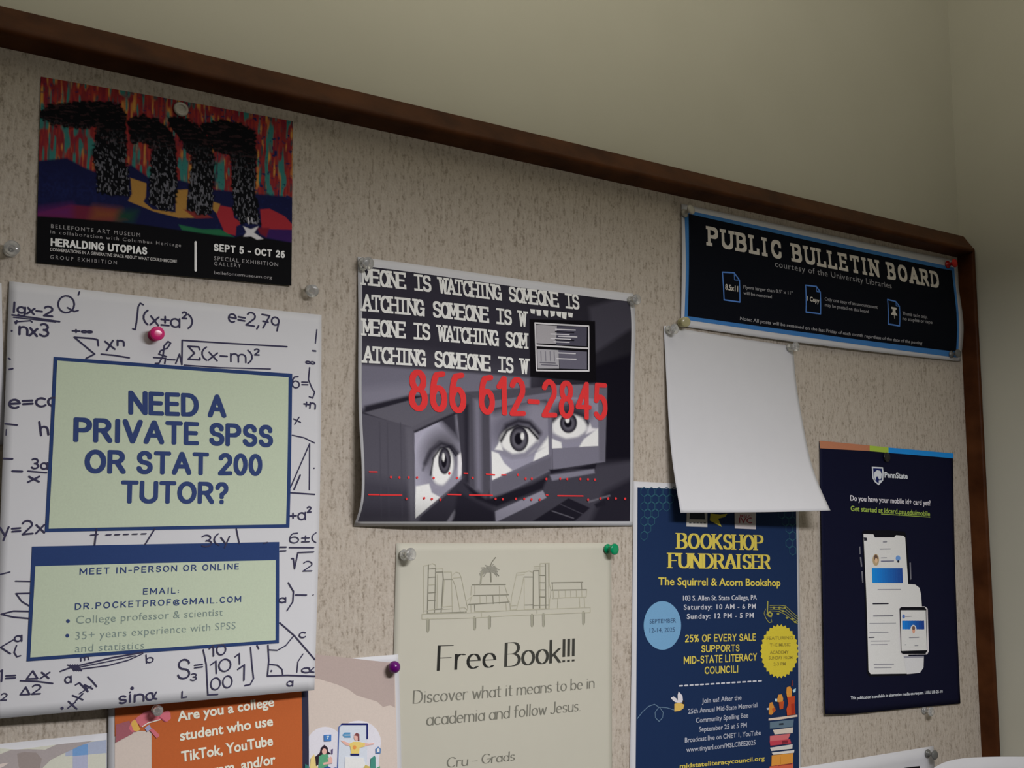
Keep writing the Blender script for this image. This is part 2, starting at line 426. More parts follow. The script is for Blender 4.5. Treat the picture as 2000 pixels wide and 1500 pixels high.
# stroke alphabet: width, strokes; "@cx,cy,rx,ry,a0,a1" is an arc
GL = {
'A': (.70, '0,0 .35,1 .7,0', '.12,.33 .58,.33'), 'B': (.58, '0,0 0,1 .3,1 @.3,.76,.23,.24,90,-90 0,.52', '.3,.52 @.3,.26,.28,.26,90,-90 0,0'),
'C': (.66, '.62,.72 @.36,.5,.36,.5,48,312 .62,.27'), 'D': (.64, '0,0 0,1 .25,1 @.25,.5,.39,.5,90,-90 0,0'), 'E': (.52, '.5,.18 .52,0 0,0 0,1 .5,1 .5,.83', '0,.52 .4,.52'),
'F': (.48, '0,0 0,1 .48,1 .48,.84', '0,.5 .38,.5'), 'G': (.70, '.62,.74 @.36,.5,.36,.5,48,340 .70,.44', '.44,.45 .72,.45', '.70,.45 .70,0'), 'H': (.64, '0,0 0,1', '.64,0 .64,1', '0,.52 .64,.52'),
'I': (.12, '.06,0 .06,1'), 'J': (.36, '.33,1 .33,.2 @.14,.2,.19,.2,0,-150'), 'K': (.60, '0,0 0,1', '.57,1 0,.4', '.2,.58 .6,0'), 'L': (.50, '0,1 0,0 .5,0 .5,.2'),
'M': (.80, '0,0 0,1 .4,.25 .8,1 .8,0'), 'N': (.66, '0,0 0,1 .66,0 .66,1'), 'O': (.72, '@.36,.5,.36,.5,0,360'), 'P': (.56, '0,0 0,1 .3,1 @.3,.74,.26,.26,90,-90 0,.48'),
'Q': (.72, '@.36,.5,.36,.5,60,420', '.45,.25 .8,-.05'), 'R': (.60, '0,0 0,1 .3,1 @.3,.75,.25,.25,90,-90 0,.5', '.3,.5 .6,0'), 'S': (.54, '.5,.78 @.28,.75,.24,.25,20,270 @.28,.25,.26,.25,90,-160 .03,.2'),
'T': (.64, '.32,0 .32,1', '0,.82 0,1 .64,1 .64,.82'), 'U': (.64, '0,1 0,.3 @.32,.3,.32,.3,180,360 .64,1'), 'V': (.66, '0,1 .33,0 .66,1'), 'W': (.94, '0,1 .22,0 .47,.85 .72,0 .94,1'),
'X': (.6, '0,0 .6,1', '0,1 .6,0'), 'Y': (.6, '0,1 .3,.5 .6,1', '.3,.5 .3,0'), 'Z': (.58, '0,1 .58,1 0,0 .58,0'),
'a': (.46, '@.23,.3,.23,.3,20,340', '.46,.62 .46,0'), 'b': (.46, '0,1 0,0', '@.23,.3,.23,.3,-170,170'), 'c': (.40, '@.23,.3,.23,.3,45,315'), 'd': (.46, '@.23,.3,.23,.3,0,360', '.46,1 .46,0'),
'e': (.44, '0,.32 .44,.32 @.22,.3,.22,.3,5,310'), 'f': (.28, '.3,.95 @.2,.85,.1,.14,60,180 .1,0', '0,.6 .26,.6'), 'g': (.44, '@.22,.32,.22,.3,0,360', '.44,.62 .44,-.15 @.24,-.1,.2,.18,0,-150'), 'h': (.44, '0,1 0,0', '0,.38 @.22,.38,.22,.24,180,0 .44,0'),
'i': (.1, '.05,.62 .05,0', '.05,.84 .05,.86'), 'j': (.2, '.15,.62 .15,-.15 @.02,-.15,.13,.15,0,-120', '.15,.84 .15,.86'), 'k': (.42, '0,1 0,0', '.4,.62 0,.25', '.14,.37 .42,0'), 'l': (.1, '.05,1 .05,0'),
'm': (.74, '0,.62 0,0', '0,.38 @.185,.38,.185,.24,180,0 .37,0', '.37,.38 @.555,.38,.185,.24,180,0 .74,0'), 'n': (.44, '0,.62 0,0', '0,.38 @.22,.38,.22,.24,180,0 .44,0'), 'o': (.48, '@.24,.31,.24,.31,0,360'),
'p': (.46, '0,.62 0,-.3', '@.23,.31,.23,.31,-170,170'), 'q': (.46, '@.23,.31,.23,.31,0,360', '.46,.62 .46,-.3'), 'r': (.28, '0,.62 0,0', '0,.36 @.2,.38,.2,.24,180,60'), 's': (.34, '@.17,.46,.15,.16,30,270 @.17,.15,.16,.15,90,-150'),
't': (.28, '.12,.85 .12,.12 @.24,.12,.12,.12,180,290', '0,.62 .28,.62'), 'u': (.44, '0,.62 0,.24 @.22,.24,.22,.24,180,360 .44,.62', '.44,.62 .44,0'), 'v': (.42, '0,.62 .21,0 .42,.62'), 'w': (.64, '0,.62 .16,0 .32,.55 .48,0 .64,.62'),
'x': (.44, '0,0 .44,.6', '.04,.62 .42,0'), 'y': (.42, '0,.62 .2,.05', '.42,.62 .14,-.32'), 'z': (.4, '0,.6 .4,.6 0,0 .4,0'),
'0': (.5, '@.25,.5,.25,.5,0,360'), '1': (.25, '0,.75 .22,1 .22,0'), '2': (.5, '@.25,.72,.24,.28,160,-30 0,0 .5,.02'), '3': (.46, '@.2,.75,.22,.25,140,-90 @.2,.26,.25,.26,90,-150'), '4': (.56, '.42,0 .42,1 0,.3 .56,.3'), '5': (.5, '.46,1 .08,1 .04,.52 @.23,.32,.26,.32,130,-140'), '8': (.5, '@.25,.76,.21,.24,0,360', '@.25,.27,.25,.27,0,360'), '?': (.46, '@.22,.74,.22,.26,170,-60 .22,.42 .22,.28', '.22,0 .22,.02'),
':': (.06, '.03,.1 .03,.12', '.03,.5 .03,.52'), '@': (.8, '@.4,.4,.4,.5,-40,-320', '@.4,.4,.18,.22,0,360', '.58,.62 .58,.2 .74,.24'), '%': (.7, '@.16,.78,.15,.2,0,360', '@.54,.22,.15,.2,0,360', '.12,0 .58,1'),
'6': (.46, '.4,1 @.24,.3,.24,.7,110,180 @.23,.3,.23,.3,180,-180'),
'7': (.48, '0,1 .48,1 .15,0', '.1,.5 .42,.5'), '9': (.46, '@.23,.7,.23,.3,0,360 .46,.7 .4,0'), '-': (.34, '0,.38 .34,.38'), '=': (.4, '0,.5 .4,.5', '0,.28 .4,.28'), '+': (.4, '0,.36 .4,.36', '.2,.58 .2,.14'),
'\u00b1': (.4, '0,.45 .4,.45', '.2,.68 .2,.22', '0,.05 .4,.05'), '(': (.18, '@.5,.48,.5,.62,125,235'), ')': (.18, '@-.32,.48,.5,.62,55,-55'), ',': (.1, '.08,.1 0,-.15'), '.': (.08, '.04,0 .04,.02'), "'": (.1, '.1,1.1 .05,.9'),
'!': (.08, '.04,1 .04,.24', '.04,.01 .04,.07'), '\u0394': (.55, '0,0 .27,.8 .55,0 0,0'), '\u03a3': (.55, '.55,.8 .5,1 0,1 .3,.5 0,0 .55,0 .55,.15'), '\u221e': (.6, '@.15,.3,.15,.15,0,360', '@.45,.3,.15,.15,0,360'), '\u03b1': (.52, '@.2,.31,.2,.31,50,310 .5,.62', '.3,.55 .38,.1 .52,.02'),
'\u00b2': (.22, '@.11,1.0,.11,.12,160,-30 0,.65 .22,.66'),
}
def _stroke(t):
    P = []
    for tok in t.split():
        if tok[0] == '@':
            cx, cy, rx, ry, a0, a1 = map(float, tok[1:].split(','))
            k = max(3, int(abs(a1 - a0) / 22))
            P += [(cx + rx * math.cos(math.radians(a0 + (a1 - a0) * i / k)), cy + ry * math.sin(math.radians(a0 + (a1 - a0) * i / k))) for i in range(k + 1)]
        else: P.append(tuple(map(float, tok.split(','))))
    return P
PLAIN = {'E': (.50, '.5,0 0,0 0,1 .5,1', '0,.52 .44,.52'), 'F': (.48, '0,0 0,1 .48,1', '0,.5 .42,.5'), 'L': (.46, '0,1 0,0 .46,0'), 'T': (.58, '.29,0 .29,1', '0,1 .58,1'),
         'C': (.64, '@.36,.5,.36,.5,42,318'), 'G': (.68, '@.36,.5,.36,.5,45,350 .71,.46 .44,.46')}
def skeleton(txt, gap, serif, wob):
    x, out = 0., []
    mono = .8 if gap == 'mono' else None
    for ch in txt:
        if ch == ' ': x += mono or (.30 + (0 if serif else .0) + max(0, gap - .16)); continue
        w, *st = GL[ch] if serif or ch not in PLAIN else PLAIN[ch]; k = 1.; off = 0.
        if mono:
            k = min(.64 / w, 1.) if w > .3 else 1; off = (mono - w * k) / 2
            if w > .3: k = .66 / w; off = .07
        S = [_stroke(t) for t in st]
        if serif:
            ends = set()
            for P in S:
                for i, p in enumerate(P):
                    for j in (i - 1, i + 1):
                        if 0 <= j < len(P):
                            q = P[j]
                            if p[1] in (0., 1.) and abs(q[0] - p[0]) < .45 * abs(q[1] - p[1]) and abs(q[1] - p[1]) > .3: ends.add(p)
            for px_, py_ in ends:
                if ch == 'A' and py_ == 1 or ch in 'VW' and py_ == 0 or ch in 'T' and py_ == 1 or ch == 'N' and px_ > .5 and py_ == 0 or ch == 'U' and py_ == 0 or ch == 'G': continue
                s2 = serif * (2.0 if ch == 'I' and mono else 1)
                S.append([(px_ - s2 / k, py_), (px_ + s2 / k, py_)])
        jx, jy = (random.uniform(-wob, wob), random.uniform(-wob, wob)) if wob else (0, 0)
        for P in S:
            out.append([(x + off + (a * k) + jx, b + jy) for a, b in P])
        x += mono or (w + gap + (.0 if ch not in 'I!' else serif * .9))
    wd = x - (0 if mono else gap)
    return out, wd

# ------------------------------------------------------------------ painting printed pictures (colour per vertex of a fine grid)
def sd_poly(X, Y, pts):
    d = np.full(X.shape, 1e9); ins = np.zeros(X.shape, bool); n = len(pts)
    for i in range(n):
        (x0, y0), (x1, y1) = pts[i], pts[(i + 1) % n]
        ex, ey = x1 - x0, y1 - y0; t = np.clip(((X - x0) * ex + (Y - y0) * ey) / (ex * ex + ey * ey + 1e-9), 0, 1)
        d = np.minimum(d, (X - x0 - t * ex) ** 2 + (Y - y0 - t * ey) ** 2)
        c = ((y0 > Y) != (y1 > Y)) & (X < (x1 - x0) * (Y - y0) / (y1 - y0 + 1e-12) + x0)
        ins ^= c
    d = np.sqrt(d)
    return np.where(ins, -d, d)
def sd_line(X, Y, pts):
    d = np.full(X.shape, 1e9)
    for (x0, y0), (x1, y1) in zip(pts[:-1], pts[1:]):
        ex, ey = x1 - x0, y1 - y0; t = np.clip(((X - x0) * ex + (Y - y0) * ey) / (ex * ex + ey * ey + 1e-9), 0, 1)
        d = np.minimum(d, (X - x0 - t * ex) ** 2 + (Y - y0 - t * ey) ** 2)
    return np.sqrt(d)
def hash2(i, j, s):
    h = np.sin(i * 127.1 + j * 311.7 + s * 74.7) * 43758.5453
    return h - np.floor(h)
def vnoise(x, y, s=0):
    i, j = np.floor(x), np.floor(y); f, g = x - i, y - j; f = f * f * (3 - 2 * f); g = g * g * (3 - 2 * g)
    return (hash2(i, j, s) * (1 - f) + hash2(i + 1, j, s) * f) * (1 - g) + (hash2(i, j + 1, s) * (1 - f) + hash2(i + 1, j + 1, s) * f) * g
class Canvas:
    def __init__(s, sheet, corners, nx, ny, base):
        q = sheet.uv(corners); a, b, c, d = q       # TL TR BR BL
        U, V = np.meshgrid(np.linspace(0, 1, nx), np.linspace(0, 1, ny)); U, V = U.ravel()[:, None], V.ravel()[:, None]
        s.q = (a * (1 - U) + b * U) * (1 - V) + (d * (1 - U) + c * U) * V
        p = project(sheet.P(s.q[:, 0] / sheet.W, s.q[:, 1] / sheet.H)); s.X, s.Y = p[:, 0], p[:, 1]
        s.nx, s.ny, s.sh = nx, ny, sheet
        s.c = np.tile(np.array(base, float), (nx * ny, 1))
    def mix(s, m, col):
        m = np.clip(m, 0, 1)[:, None]; s.c = s.c * (1 - m) + np.asarray(col, float) * m
    def poly(s, pts, col, soft=1.2, a=1.): s.mix(a * (.5 - sd_poly(s.X, s.Y, pts) / soft), col)
    def line(s, pts, w, col, soft=1.2, a=1.): s.mix(a * (.5 - (sd_line(s.X, s.Y, pts) - w / 2) / soft), col)
    def oval(s, c, rx, ry, col, soft=.1, rot=0., a=1.):
        t = math.radians(rot); x, y = s.X - c[0], s.Y - c[1]
        r = np.hypot((x * math.cos(t) + y * math.sin(t)) / rx, (-x * math.sin(t) + y * math.cos(t)) / ry)
        s.mix(a * (.5 - (r - 1) / soft), col)
    def build(s, name, h=.008, keep=None):
        F = []
        k = np.ones(len(s.q), bool) if keep is None else keep
        for j in range(s.ny - 1):
            b = j * s.nx
            for i in range(s.nx - 1):
                F.append((b + i, b + i + s.nx, b + i + s.nx + 1, b + i + 1))
        me = mesh_from(name, s.sh.put(s.q, h), F)
        at_ = me.color_attributes.new('Col', 'FLOAT_COLOR', 'POINT')
        at_.data.foreach_set('color', np.c_[np.clip(s.c, 0, 1), np.ones(len(s.c))].astype(np.float32).ravel())
        return link(name, me, M['ink'], s.sh.ob)
#@@PART2
# ================================================================== the sheets on the board, back to front
WHITE = K(236, 236, 240, 245); NAVY = K(38, 56, 98, 192); PEN = K(52, 50, 72, 190)
def TZ(ox, oy, k):          # coordinates read from an enlarged crop of the photograph -> photo pixels
    return lambda *p: [(ox + p[i] / k, oy + p[i + 1] / k) for i in range(0, len(p), 2)]

# ------------------------------------------------------------------ postcard with painted black figures
sh = Sheet('exhibition_postcard', M['navy_paper'], 'dark landscape postcard with black figures painted on red streaks, pinned upper left', 'postcard',
           [(80, 150, .03), (330, 193, .05), (572, 237, .05)], [(71, 513, .06), (322, 536, .1), (569, 558, .1)], d=.05)
Z = TZ(40, 130, 10 / 3)
cv = Canvas(sh, [(80, 150), (572, 237), (569, 558), (71, 513)], 300, 210, K(6, 6, 8, 150))
X, Y = cv.X, cv.Y
def hz(c): return K(*c, 196)
cols = [hz((122, 40, 42)), hz((140, 46, 40)), hz((112, 32, 44)), hz((160, 92, 52)), hz((172, 126, 58)), hz((48, 108, 104)), hz((60, 62, 66)), hz((130, 52, 44))]
tilt = X + (Y - 250) * .03 + 2.5 * vnoise(X / 40, Y / 30, 3)
base = Y - (150 + (X - 80) * .178)
low = np.clip((base - 60) / 60, 0, 1)
a = vnoise(tilt / 4.6, base / 26, 11); b2 = vnoise(tilt / 6.5, base / 34 + 9, 5); g = vnoise(tilt / 3.2, base / 17, 21)
col = np.array(cols[0])[None] * (.75 + .5 * g[:, None])
def over(msk, c): 
    global col
    mm = np.clip(msk, 0, 1)[:, None]; col = col * (1 - mm) + np.array(c)[None] * mm
over((b2 - .55) * 6, cols[2]); over((g - .6) * 5, cols[1]); over((a - .68) * 9, cols[3]); over((a - .8) * 9, cols[4])
over((vnoise(tilt / 5.5, base / 30, 31) - .74 + low * .2) * 7, cols[5]); over((vnoise(tilt / 4.5, base / 22, 41) - .76) * 7, cols[6])
cv.c = col
# night-blue hills and bright ground
navy = hz((20, 23, 58)); edge = lambda pts: pts
cv.poly(Z(60, 620, 300, 595, 420, 660, 520, 700, 720, 640, 830, 720, 1040, 740, 1260, 800, 1540, 830, 1800, 850, 1800, 1500, 60, 1500), navy, 4)
cv.mix((.5 - sd_poly(X, Y, Z(60, 640, 560, 740, 720, 960, 60, 900)) / 30) * (vnoise(X / 4, Y / 4, 8) - .2), hz((24, 30, 72)))
cv.poly(Z(90, 960, 330, 900, 640, 930, 700, 1000, 500, 1010, 90, 975), hz((92, 30, 50)), 5)
cv.poly(Z(90, 935, 330, 905, 330, 985, 90, 975), hz((84, 30, 84)), 24); cv.poly(Z(480, 915, 650, 935, 640, 1000, 450, 1005), hz((110, 60, 40)), 22)
cv.poly(Z(640, 940, 760, 940, 730, 1010, 620, 1010), hz((24, 56, 44)), 18)
tan = hz((150, 112, 56))
cv.poly(Z(715, 725, 820, 760, 815, 850, 800, 880, 860, 930, 1010, 950, 1010, 805, 1090, 800, 1080, 930, 1150, 985, 1030, 985, 870, 945, 700, 875, 725, 830), tan, 1.5)
cv.poly(Z(1060, 930, 1180, 945, 1250, 985, 1140, 990), hz((112, 44, 42)), 2)
cv.poly(Z(1255, 880, 1300, 895, 1280, 960, 1250, 930), tan, 1.5)
red = hz((142, 40, 48))
cv.poly(Z(1300, 905, 1380, 920, 1390, 985, 1445, 1020, 1405, 1040, 1400, 1100, 1330, 1085, 1275, 960), red, 1.5)
cv.poly(Z(1560, 930, 1620, 925, 1720, 975, 1790, 1050, 1790, 1065, 1600, 1060, 1570, 1060), red, 1.5)
cv.poly(Z(1550, 1060, 1800, 1065, 1800, 1155, 1590, 1110), hz((48, 26, 78)), 4); cv.poly(Z(1540, 1050, 1620, 1050, 1600, 1110, 1560, 1090), hz((100, 26, 40)), 4)
cv.poly(Z(1030, 1030, 1180, 1060, 1300, 1060, 1390, 1110, 1250, 1100, 1050, 1065), hz((34, 92, 62)), 2.5)
cv.poly(Z(60, 972, 300, 985, 620, 1010, 800, 1030, 1000, 1060, 1250, 1095, 1390, 1112, 1440, 1100, 1590, 1118, 1800, 1152, 1800, 1500, 60, 1500), K(6, 6, 8, 150), 2.5)
# four stooping black figures
blk = hz((9, 10, 14))
figs = [Z(115, 290, 180, 245, 400, 225, 560, 222, 650, 245, 690, 310, 692, 600, 715, 845, 600, 842, 500, 825, 470, 560, 492, 395, 400, 412, 200, 385, 120, 330),
        Z(690, 350, 790, 310, 900, 345, 985, 420, 1015, 520, 1020, 800, 1000, 945, 900, 930, 830, 890, 850, 540, 800, 500, 720, 500),
        Z(955, 325, 1080, 335, 1180, 400, 1250, 500, 1270, 620, 1250, 965, 1160, 965, 1085, 935, 1110, 600, 1030, 470, 970, 400),
        Z(1150, 380, 1300, 345, 1440, 370, 1530, 420, 1540, 600, 1528, 800, 1565, 1030, 1440, 1030, 1385, 960, 1365, 580, 1250, 550, 1210, 450)]
for f in figs:
    sd = sd_poly(X, Y, f) + 7 * (vnoise(X / 5, Y / 4, 3) - .5)
    cv.mix(.5 - sd / 3, blk)
    ins = sd < -1.5
    tail = (vnoise(X / 10, Y / 2.2, 9) > .72) & ins & (base < 110)
    cv.mix(tail * .35, hz((70, 45, 48)))
    scr = vnoise((X + Y * .12) / 1.9, Y / 4.6, 17); fade = np.clip((base - 75) / 100, 0, .75)
    cv.mix((scr > .66) * fade * (ins & (base > 75)) * .75, hz((118, 118, 128)))
cv.poly(Z(1450, 1040, 1500, 1060, 1550, 1040, 1520, 1082, 1580, 1122, 1540, 1128, 1500, 1105, 1450, 1108, 1470, 1080), hz((190, 188, 192)), 2)
cv.line(Z(1480, 985, 1485, 1020), 3, hz((170, 168, 172))); cv.line(Z(1505, 985, 1510, 1018, 1530, 1018), 2.5, hz((150, 150, 158)))
cv.build('painted_picture')
ink = Ink(sh, .02); Z = TZ(70, 420, 2000 / 310)
g1, g2 = K(112, 110, 112, 150), K(172, 168, 166, 150)
def tx(*q, **kw):
    return q
p = lambda *q: Z(*q)
ink.text('BELLEFONTE ART MUSEUM', *Z(190, 165, 1312, 278), 8, g1, track=1.35)
ink.text('in collaboration with Columbus Heritage', *Z(180, 232, 1825, 405), 7.2, g1, track=1.3)
ink.text('HERALDING UTOPIAS', *Z(185, 392, 1400, 503), 15.5, g2, 'oct', nib=(.2, .2), gap=.34)
ink.text('CONVERSATIONS IN A GENERATIVE SPACE ABOUT WHAT COULD BECOME', *Z(175, 452, 1775, 605), 6.3, K(140, 138, 138, 150), bold=.012)
ink.text('GROUP EXHIBITION', *Z(180, 553, 1018, 625), 7.6, g1, track=1.5)
Z = TZ(370, 440, 2000 / 230)
ink.text('SEPT 5 - OCT 26', *Z(408, 440, 1615, 562), 14.5, g2, 'oct', nib=(.2, .2), gap=.36)
ink.text('SPECIAL EXHIBITION', *Z(415, 592, 1500, 702), 8, g1, track=1.25)
ink.text('GALLERY', *Z(415, 682, 870, 722), 7.5, g1, track=1.35)
ink.text('bellefontemuseum.org', *Z(415, 830, 1400, 915), 6.5, g1)
ink.line(Z(102, 290, 102, 770), 4.6, K(168, 168, 172, 150))
ink.build('lettering')

# ------------------------------------------------------------------ far left sliver of a sheet
Sheet('white_sheet', M['paper'], 'narrow edge of a white sheet at the far left of the board', 'paper sheet',
      [(-240, 540), (3, 553)], [(-240, 880), (10, 868)], right=[(3, 553), (6, 700), (10, 868)], d=.05, res=(12, 20))

# ------------------------------------------------------------------ sheet with a grey shape and blue checks, lower left
sh = Sheet('checked_flyer', M['paper'], 'white bordered flyer of a grey shape and blue checks at the lower left', 'flyer',
           [(-330, 1487), (215, 1431)], [(-340, 1960), (215, 1880)], d=.03, res=(14, 14))
ink = Ink(sh, .008); Z = TZ(0, 1420, 2000 / 220)
ink.poly([(-300, 1490), (0, 1461)] + Z(300, 400, 1000, 310, 1880, 225) + [(207, 1850), (-300, 1920)], K(184, 184, 172, 190))
ink.poly(Z(1160, 330, 1890, 225, 1890, 460, 1160, 520), K(150, 158, 178, 190))
ink.poly(Z(1290, 340, 1560, 300, 1560, 490, 1290, 515), K(104, 140, 184, 190))
ink.poly(Z(1290, 515, 1560, 490, 1560, 3400, 1290, 3440), K(156, 160, 182, 190))
ink.build('checked_cloth_print')
ink = Ink(sh, .014)
ink.poly(Z(-200, 560, 0, 480, 200, 400, 500, 390, 800, 400, 1000, 310, 1300, 275, 1640, 245, 1400, 340, 1100, 480, 900, 580, 780, 700, 600, 900, -200, 1100), K(150, 142, 142, 190))
ink.poly(Z(300, 470, 420, 440, 640, 450, 740, 560, 700, 760, 400, 820, 330, 700), K(136, 126, 123, 190))
ink.poly(Z(-100, 680, 60, 640, 160, 630, 60, 700, -100, 780), K(190, 178, 172, 190))
ink.build('grey_shape_print')

# ------------------------------------------------------------------ cream "Free Book" sheet
sh = Sheet('free_book_flyer', M['cream'], 'cream flyer headed Free Book with a line drawing of books on shelves', 'flyer',
           [(774, 1061, .04), (985, 1061, .08), (1194, 1060, .04)], [(758, 1720), (1196, 1610)], d=.04, bulge=.06)
ink = Ink(sh, .008); Z = TZ(790, 1080, 5.128); d1, d2 = K(118, 116, 104, 196), K(158, 155, 138, 196)
def B(pts, w=1.3, c=d2): ink.line(Z(*pts), w, c)
B((190, 130, 190, 600)); B((240, 120, 228, 600), 1.8, d1); B((312, 160, 300, 600), 1.8, d1); B((190, 130, 245, 120, 280, 105, 312, 120, 315, 160))
for y in (160, 245, 320, 400, 475): B((236, y, 312, y - 5), 1.5, d1 if y != 320 else d2)
B((205, 580, 300, 565)); B((225, 605, 620, 590), 1.4, d1)
B((315, 160, 385, 155, 385, 190)); B((318, 192, 384, 190, 388, 260, 366, 600), 2, d1); B((330, 215, 325, 560)); B((300, 565, 380, 560), 2, d1)
B((395, 190, 470, 190, 480, 590)); B((392, 262, 478, 262), 1.6, d1); B((400, 262, 380, 540)); B((375, 540, 475, 530)); B((375, 565, 475, 558))
B((480, 220, 515, 190, 550, 200, 570, 250, 610, 450, 635, 560)); B((480, 260, 510, 330, 545, 520, 560, 590)); B((490, 250, 570, 245)); B((560, 550, 600, 545, 630, 570, 600, 590))
B((620, 480, 680, 430, 700, 420)); B((640, 515, 1050, 490), 1.7, d1); B((690, 425, 1045, 418), 1.7, d1); B((680, 318, 1010, 316), 1.8, d1)
B((672, 330, 665, 420)); B((705, 325, 705, 410)); B((950, 330, 955, 415)); B((1005, 330, 1030, 410)); B((672, 440, 650, 510)); B((1020, 425, 1045, 490))
for x in (755, 820, 885, 950): B((x, 425, x + 3, 508), 1.4, d1 if x == 885 else d2)
B((700, 520, 705, 585), 1.6, d1); B((665, 520, 668, 590)); B((1015, 500, 1022, 580)); B((1055, 500, 1060, 560)); B((700, 585, 1020, 578))
B((1060, 570, 1075, 430, 1125, 200, 1200, 190)); B((1125, 220, 1200, 215)); B((1195, 240, 1165, 400, 1120, 570)); B((1060, 530, 1120, 525)); B((1065, 570, 1120, 565))
B((1200, 195, 1245, 178, 1285, 195)); B((1200, 240, 1290, 240), 1.6, d1); B((1198, 250, 1200, 560)); B((1205, 520, 1290, 518), 1.6, d1); B((1200, 565, 1440, 555))
B((1290, 180, 1288, 565), 2.2, d1); B((1345, 180, 1352, 560), 1.5, d1); B((1290, 178, 1345, 176), 2, d1); B((1300, 135, 1400, 130)); B((1295, 150, 1355, 148))
B((1360, 105, 1450, 100, 1450, 300)); B((1358, 105, 1360, 555)); B((1412, 105, 1415, 555), 2, d1); B((1440, 110, 1445, 550))
for y in (225, 297, 370, 440): B((1355, y, 1415, y), 1.6, d1)
B((1290, 525, 1440, 520), 1.5, d1)
B((1470, 298, 1785, 293), 2, d1); B((1480, 300, 1482, 365), 1.6, d1); B((1772, 298, 1775, 360), 1.6, d1); B((1465, 372, 1825, 367), 2, d1); B((1825, 367, 1820, 440, 1600, 446, 1480, 455))
B((1465, 372, 1460, 450)); B((1450, 300, 1465, 370))
for x in (1490, 1545, 1610, 1665, 1720, 1775): B((x, 372, x + 2, 445), 1.4)
B((1535, 450, 1530, 555)); B((1455, 455, 1450, 560)); B((1750, 445, 1755, 545)); B((1800, 445, 1805, 545))
B((175, 612, 640, 600, 1060, 575, 1860, 545)); B((175, 662, 640, 652, 1060, 628, 1860, 595)); B((175, 612, 175, 662)); B((1860, 545, 1860, 595)); B((770, 600, 772, 640)); B((1325, 570, 1327, 605))
for x, y, l in ((232, 665, 115), (700, 648, 110), (848, 640, 105), (1275, 622, 105), (1390, 615, 112), (1790, 595, 110)):
    ink.line(Z(x, y, x + 2, y + l), 6, K(142, 140, 126, 196)); ink.line(Z(x + 14, y, x + 13, y + l - 6), 1.6, d1)
rnd = random.Random(4)
for i in range(44):
    an = rnd.uniform(-.45, 3.6); R_ = rnd.uniform(60, 105); cx, cy = 855, 190; q = []
    for t in (0, .35, .7, 1):
        q += [cx + R_ * math.cos(an) * t, cy - (R_ * .95 * math.sin(an) + 60) * t + 75 * t * t]
    ink.line(Z(*q), 1.9, K(132, 130, 120, 196))
ink.line(Z(860, 130, 875, 90, 910, 45), 2.2, d1); ink.line(Z(862, 200, 866, 285), 3, d1); ink.line(Z(775, 190, 760, 315), 3.5, K(140, 138, 124, 196))
ink.build('bookshelf_drawing')
ink = Ink(sh, .008); Z = TZ(740, 1040, 3.26); tk = K(62, 62, 58, 196); tl = K(108, 107, 98, 196)
ink.text('Free', *Z(368, 880, 745, 858), 48, K(40, 40, 38, 196), 'sk', nib=(.10, .025), gap=.17)
ink.text('Book!!!', *Z(797, 856, 1250, 820), 46, K(56, 56, 52, 196), 'sk', nib=(.12, .022), gap=.14)
ink.build('title_lettering')
ink = Ink(sh, .008); ink.text('Discover what it means to be in', *Z(215, 1090, 1372, 990), 24, tl, 'sk', nib=(.10, .028), gap=.14)
ink.text('academia and follow Jesus.', *Z(300, 1230, 1285, 1135), 24, tl, 'sk', nib=(.10, .028), gap=.14)
ink.build('body_lettering')
ink = Ink(sh, .008); ink.text('Cru - Grads', *Z(430, 1497, 865, 1450), 19, tl, 'sk', nib=(.10, .03), gap=.15)
ink.build('group_name_lettering')

# ------------------------------------------------------------------ beige flyer with an orange text panel
sh = Sheet('social_media_flyer', M['paper'], 'beige flyer with an orange text panel, tucked under the big tutor flyer', 'flyer',
           [(212, 1325), (621, 1291), (778, 1278)], [(211, 1870), (786, 1745)], left=[(212, 1325), (211, 1870)], right=[(778, 1278), (782, 1400), (786, 1745)], d=.09, bulge=.03)
wf = 190
ink = Ink(sh, .008)
ink.poly([(224, 1336), (770, 1292), (778, 1740), (224, 1850)], K(184, 172, 164, wf)); Z = TZ(0, 1250, 2.5)
ink.poly(Z(1450, 60, 1925, 112, 1928, 330, 1905, 318, 1870, 327, 1840, 300, 1790, 285, 1740, 270, 1700, 240, 1640, 215, 1555, 190, 1450, 170), K(158, 143, 138, wf))
ink.build('beige_background')
ink = Ink(sh, .016)
ink.poly(Z(560, 200, 1470, 110, 1470, 1300, 740, 1400, 740, 445, 640, 440, 560, 470), K(166, 86, 46, wf))
ink.poly(Z(1470, 110, 1502, 106, 1502, 1290, 1470, 1300), K(44, 44, 62, wf))
op = ink.build('orange_panel')
ink = Ink(sh, .024); tw = K(222, 205, 188, wf)
Z = TZ(0, 1000, 3.0303)
for s_, q, h_ in (('Are you a college', (1050, 1237, 1622, 1147), 19.5), ('student who use', (1065, 1352, 1615, 1262), 20), ('TikTok, YouTube', (1073, 1477, 1615, 1378), 20.5), ('Instagram, and/or', (1080, 1590, 1630, 1488), 20.5)):
    ink.text(s_, *Z(*q), h_, tw, bold=.026)
ink.build('lettering', op)
ink = Ink(sh, .028); Z = TZ(200, 1340, 9.375)
pk = K(182, 98, 108, wf)
ink.poly(Z(245, 700, 490, 630, 560, 860, 235, 1035), K(142, 84, 92, wf))
ink.poly(Z(480, 780, 520, 650, 590, 600, 660, 640, 610, 830, 540, 840), pk)
ink.poly(Z(520, 690, 545, 635, 600, 612, 640, 690, 690, 790, 620, 832, 560, 800), K(196, 156, 78, wf))
ink.poly(Z(600, 590, 770, 465, 900, 430, 1000, 500, 1070, 600, 900, 640, 740, 745, 690, 740), pk)
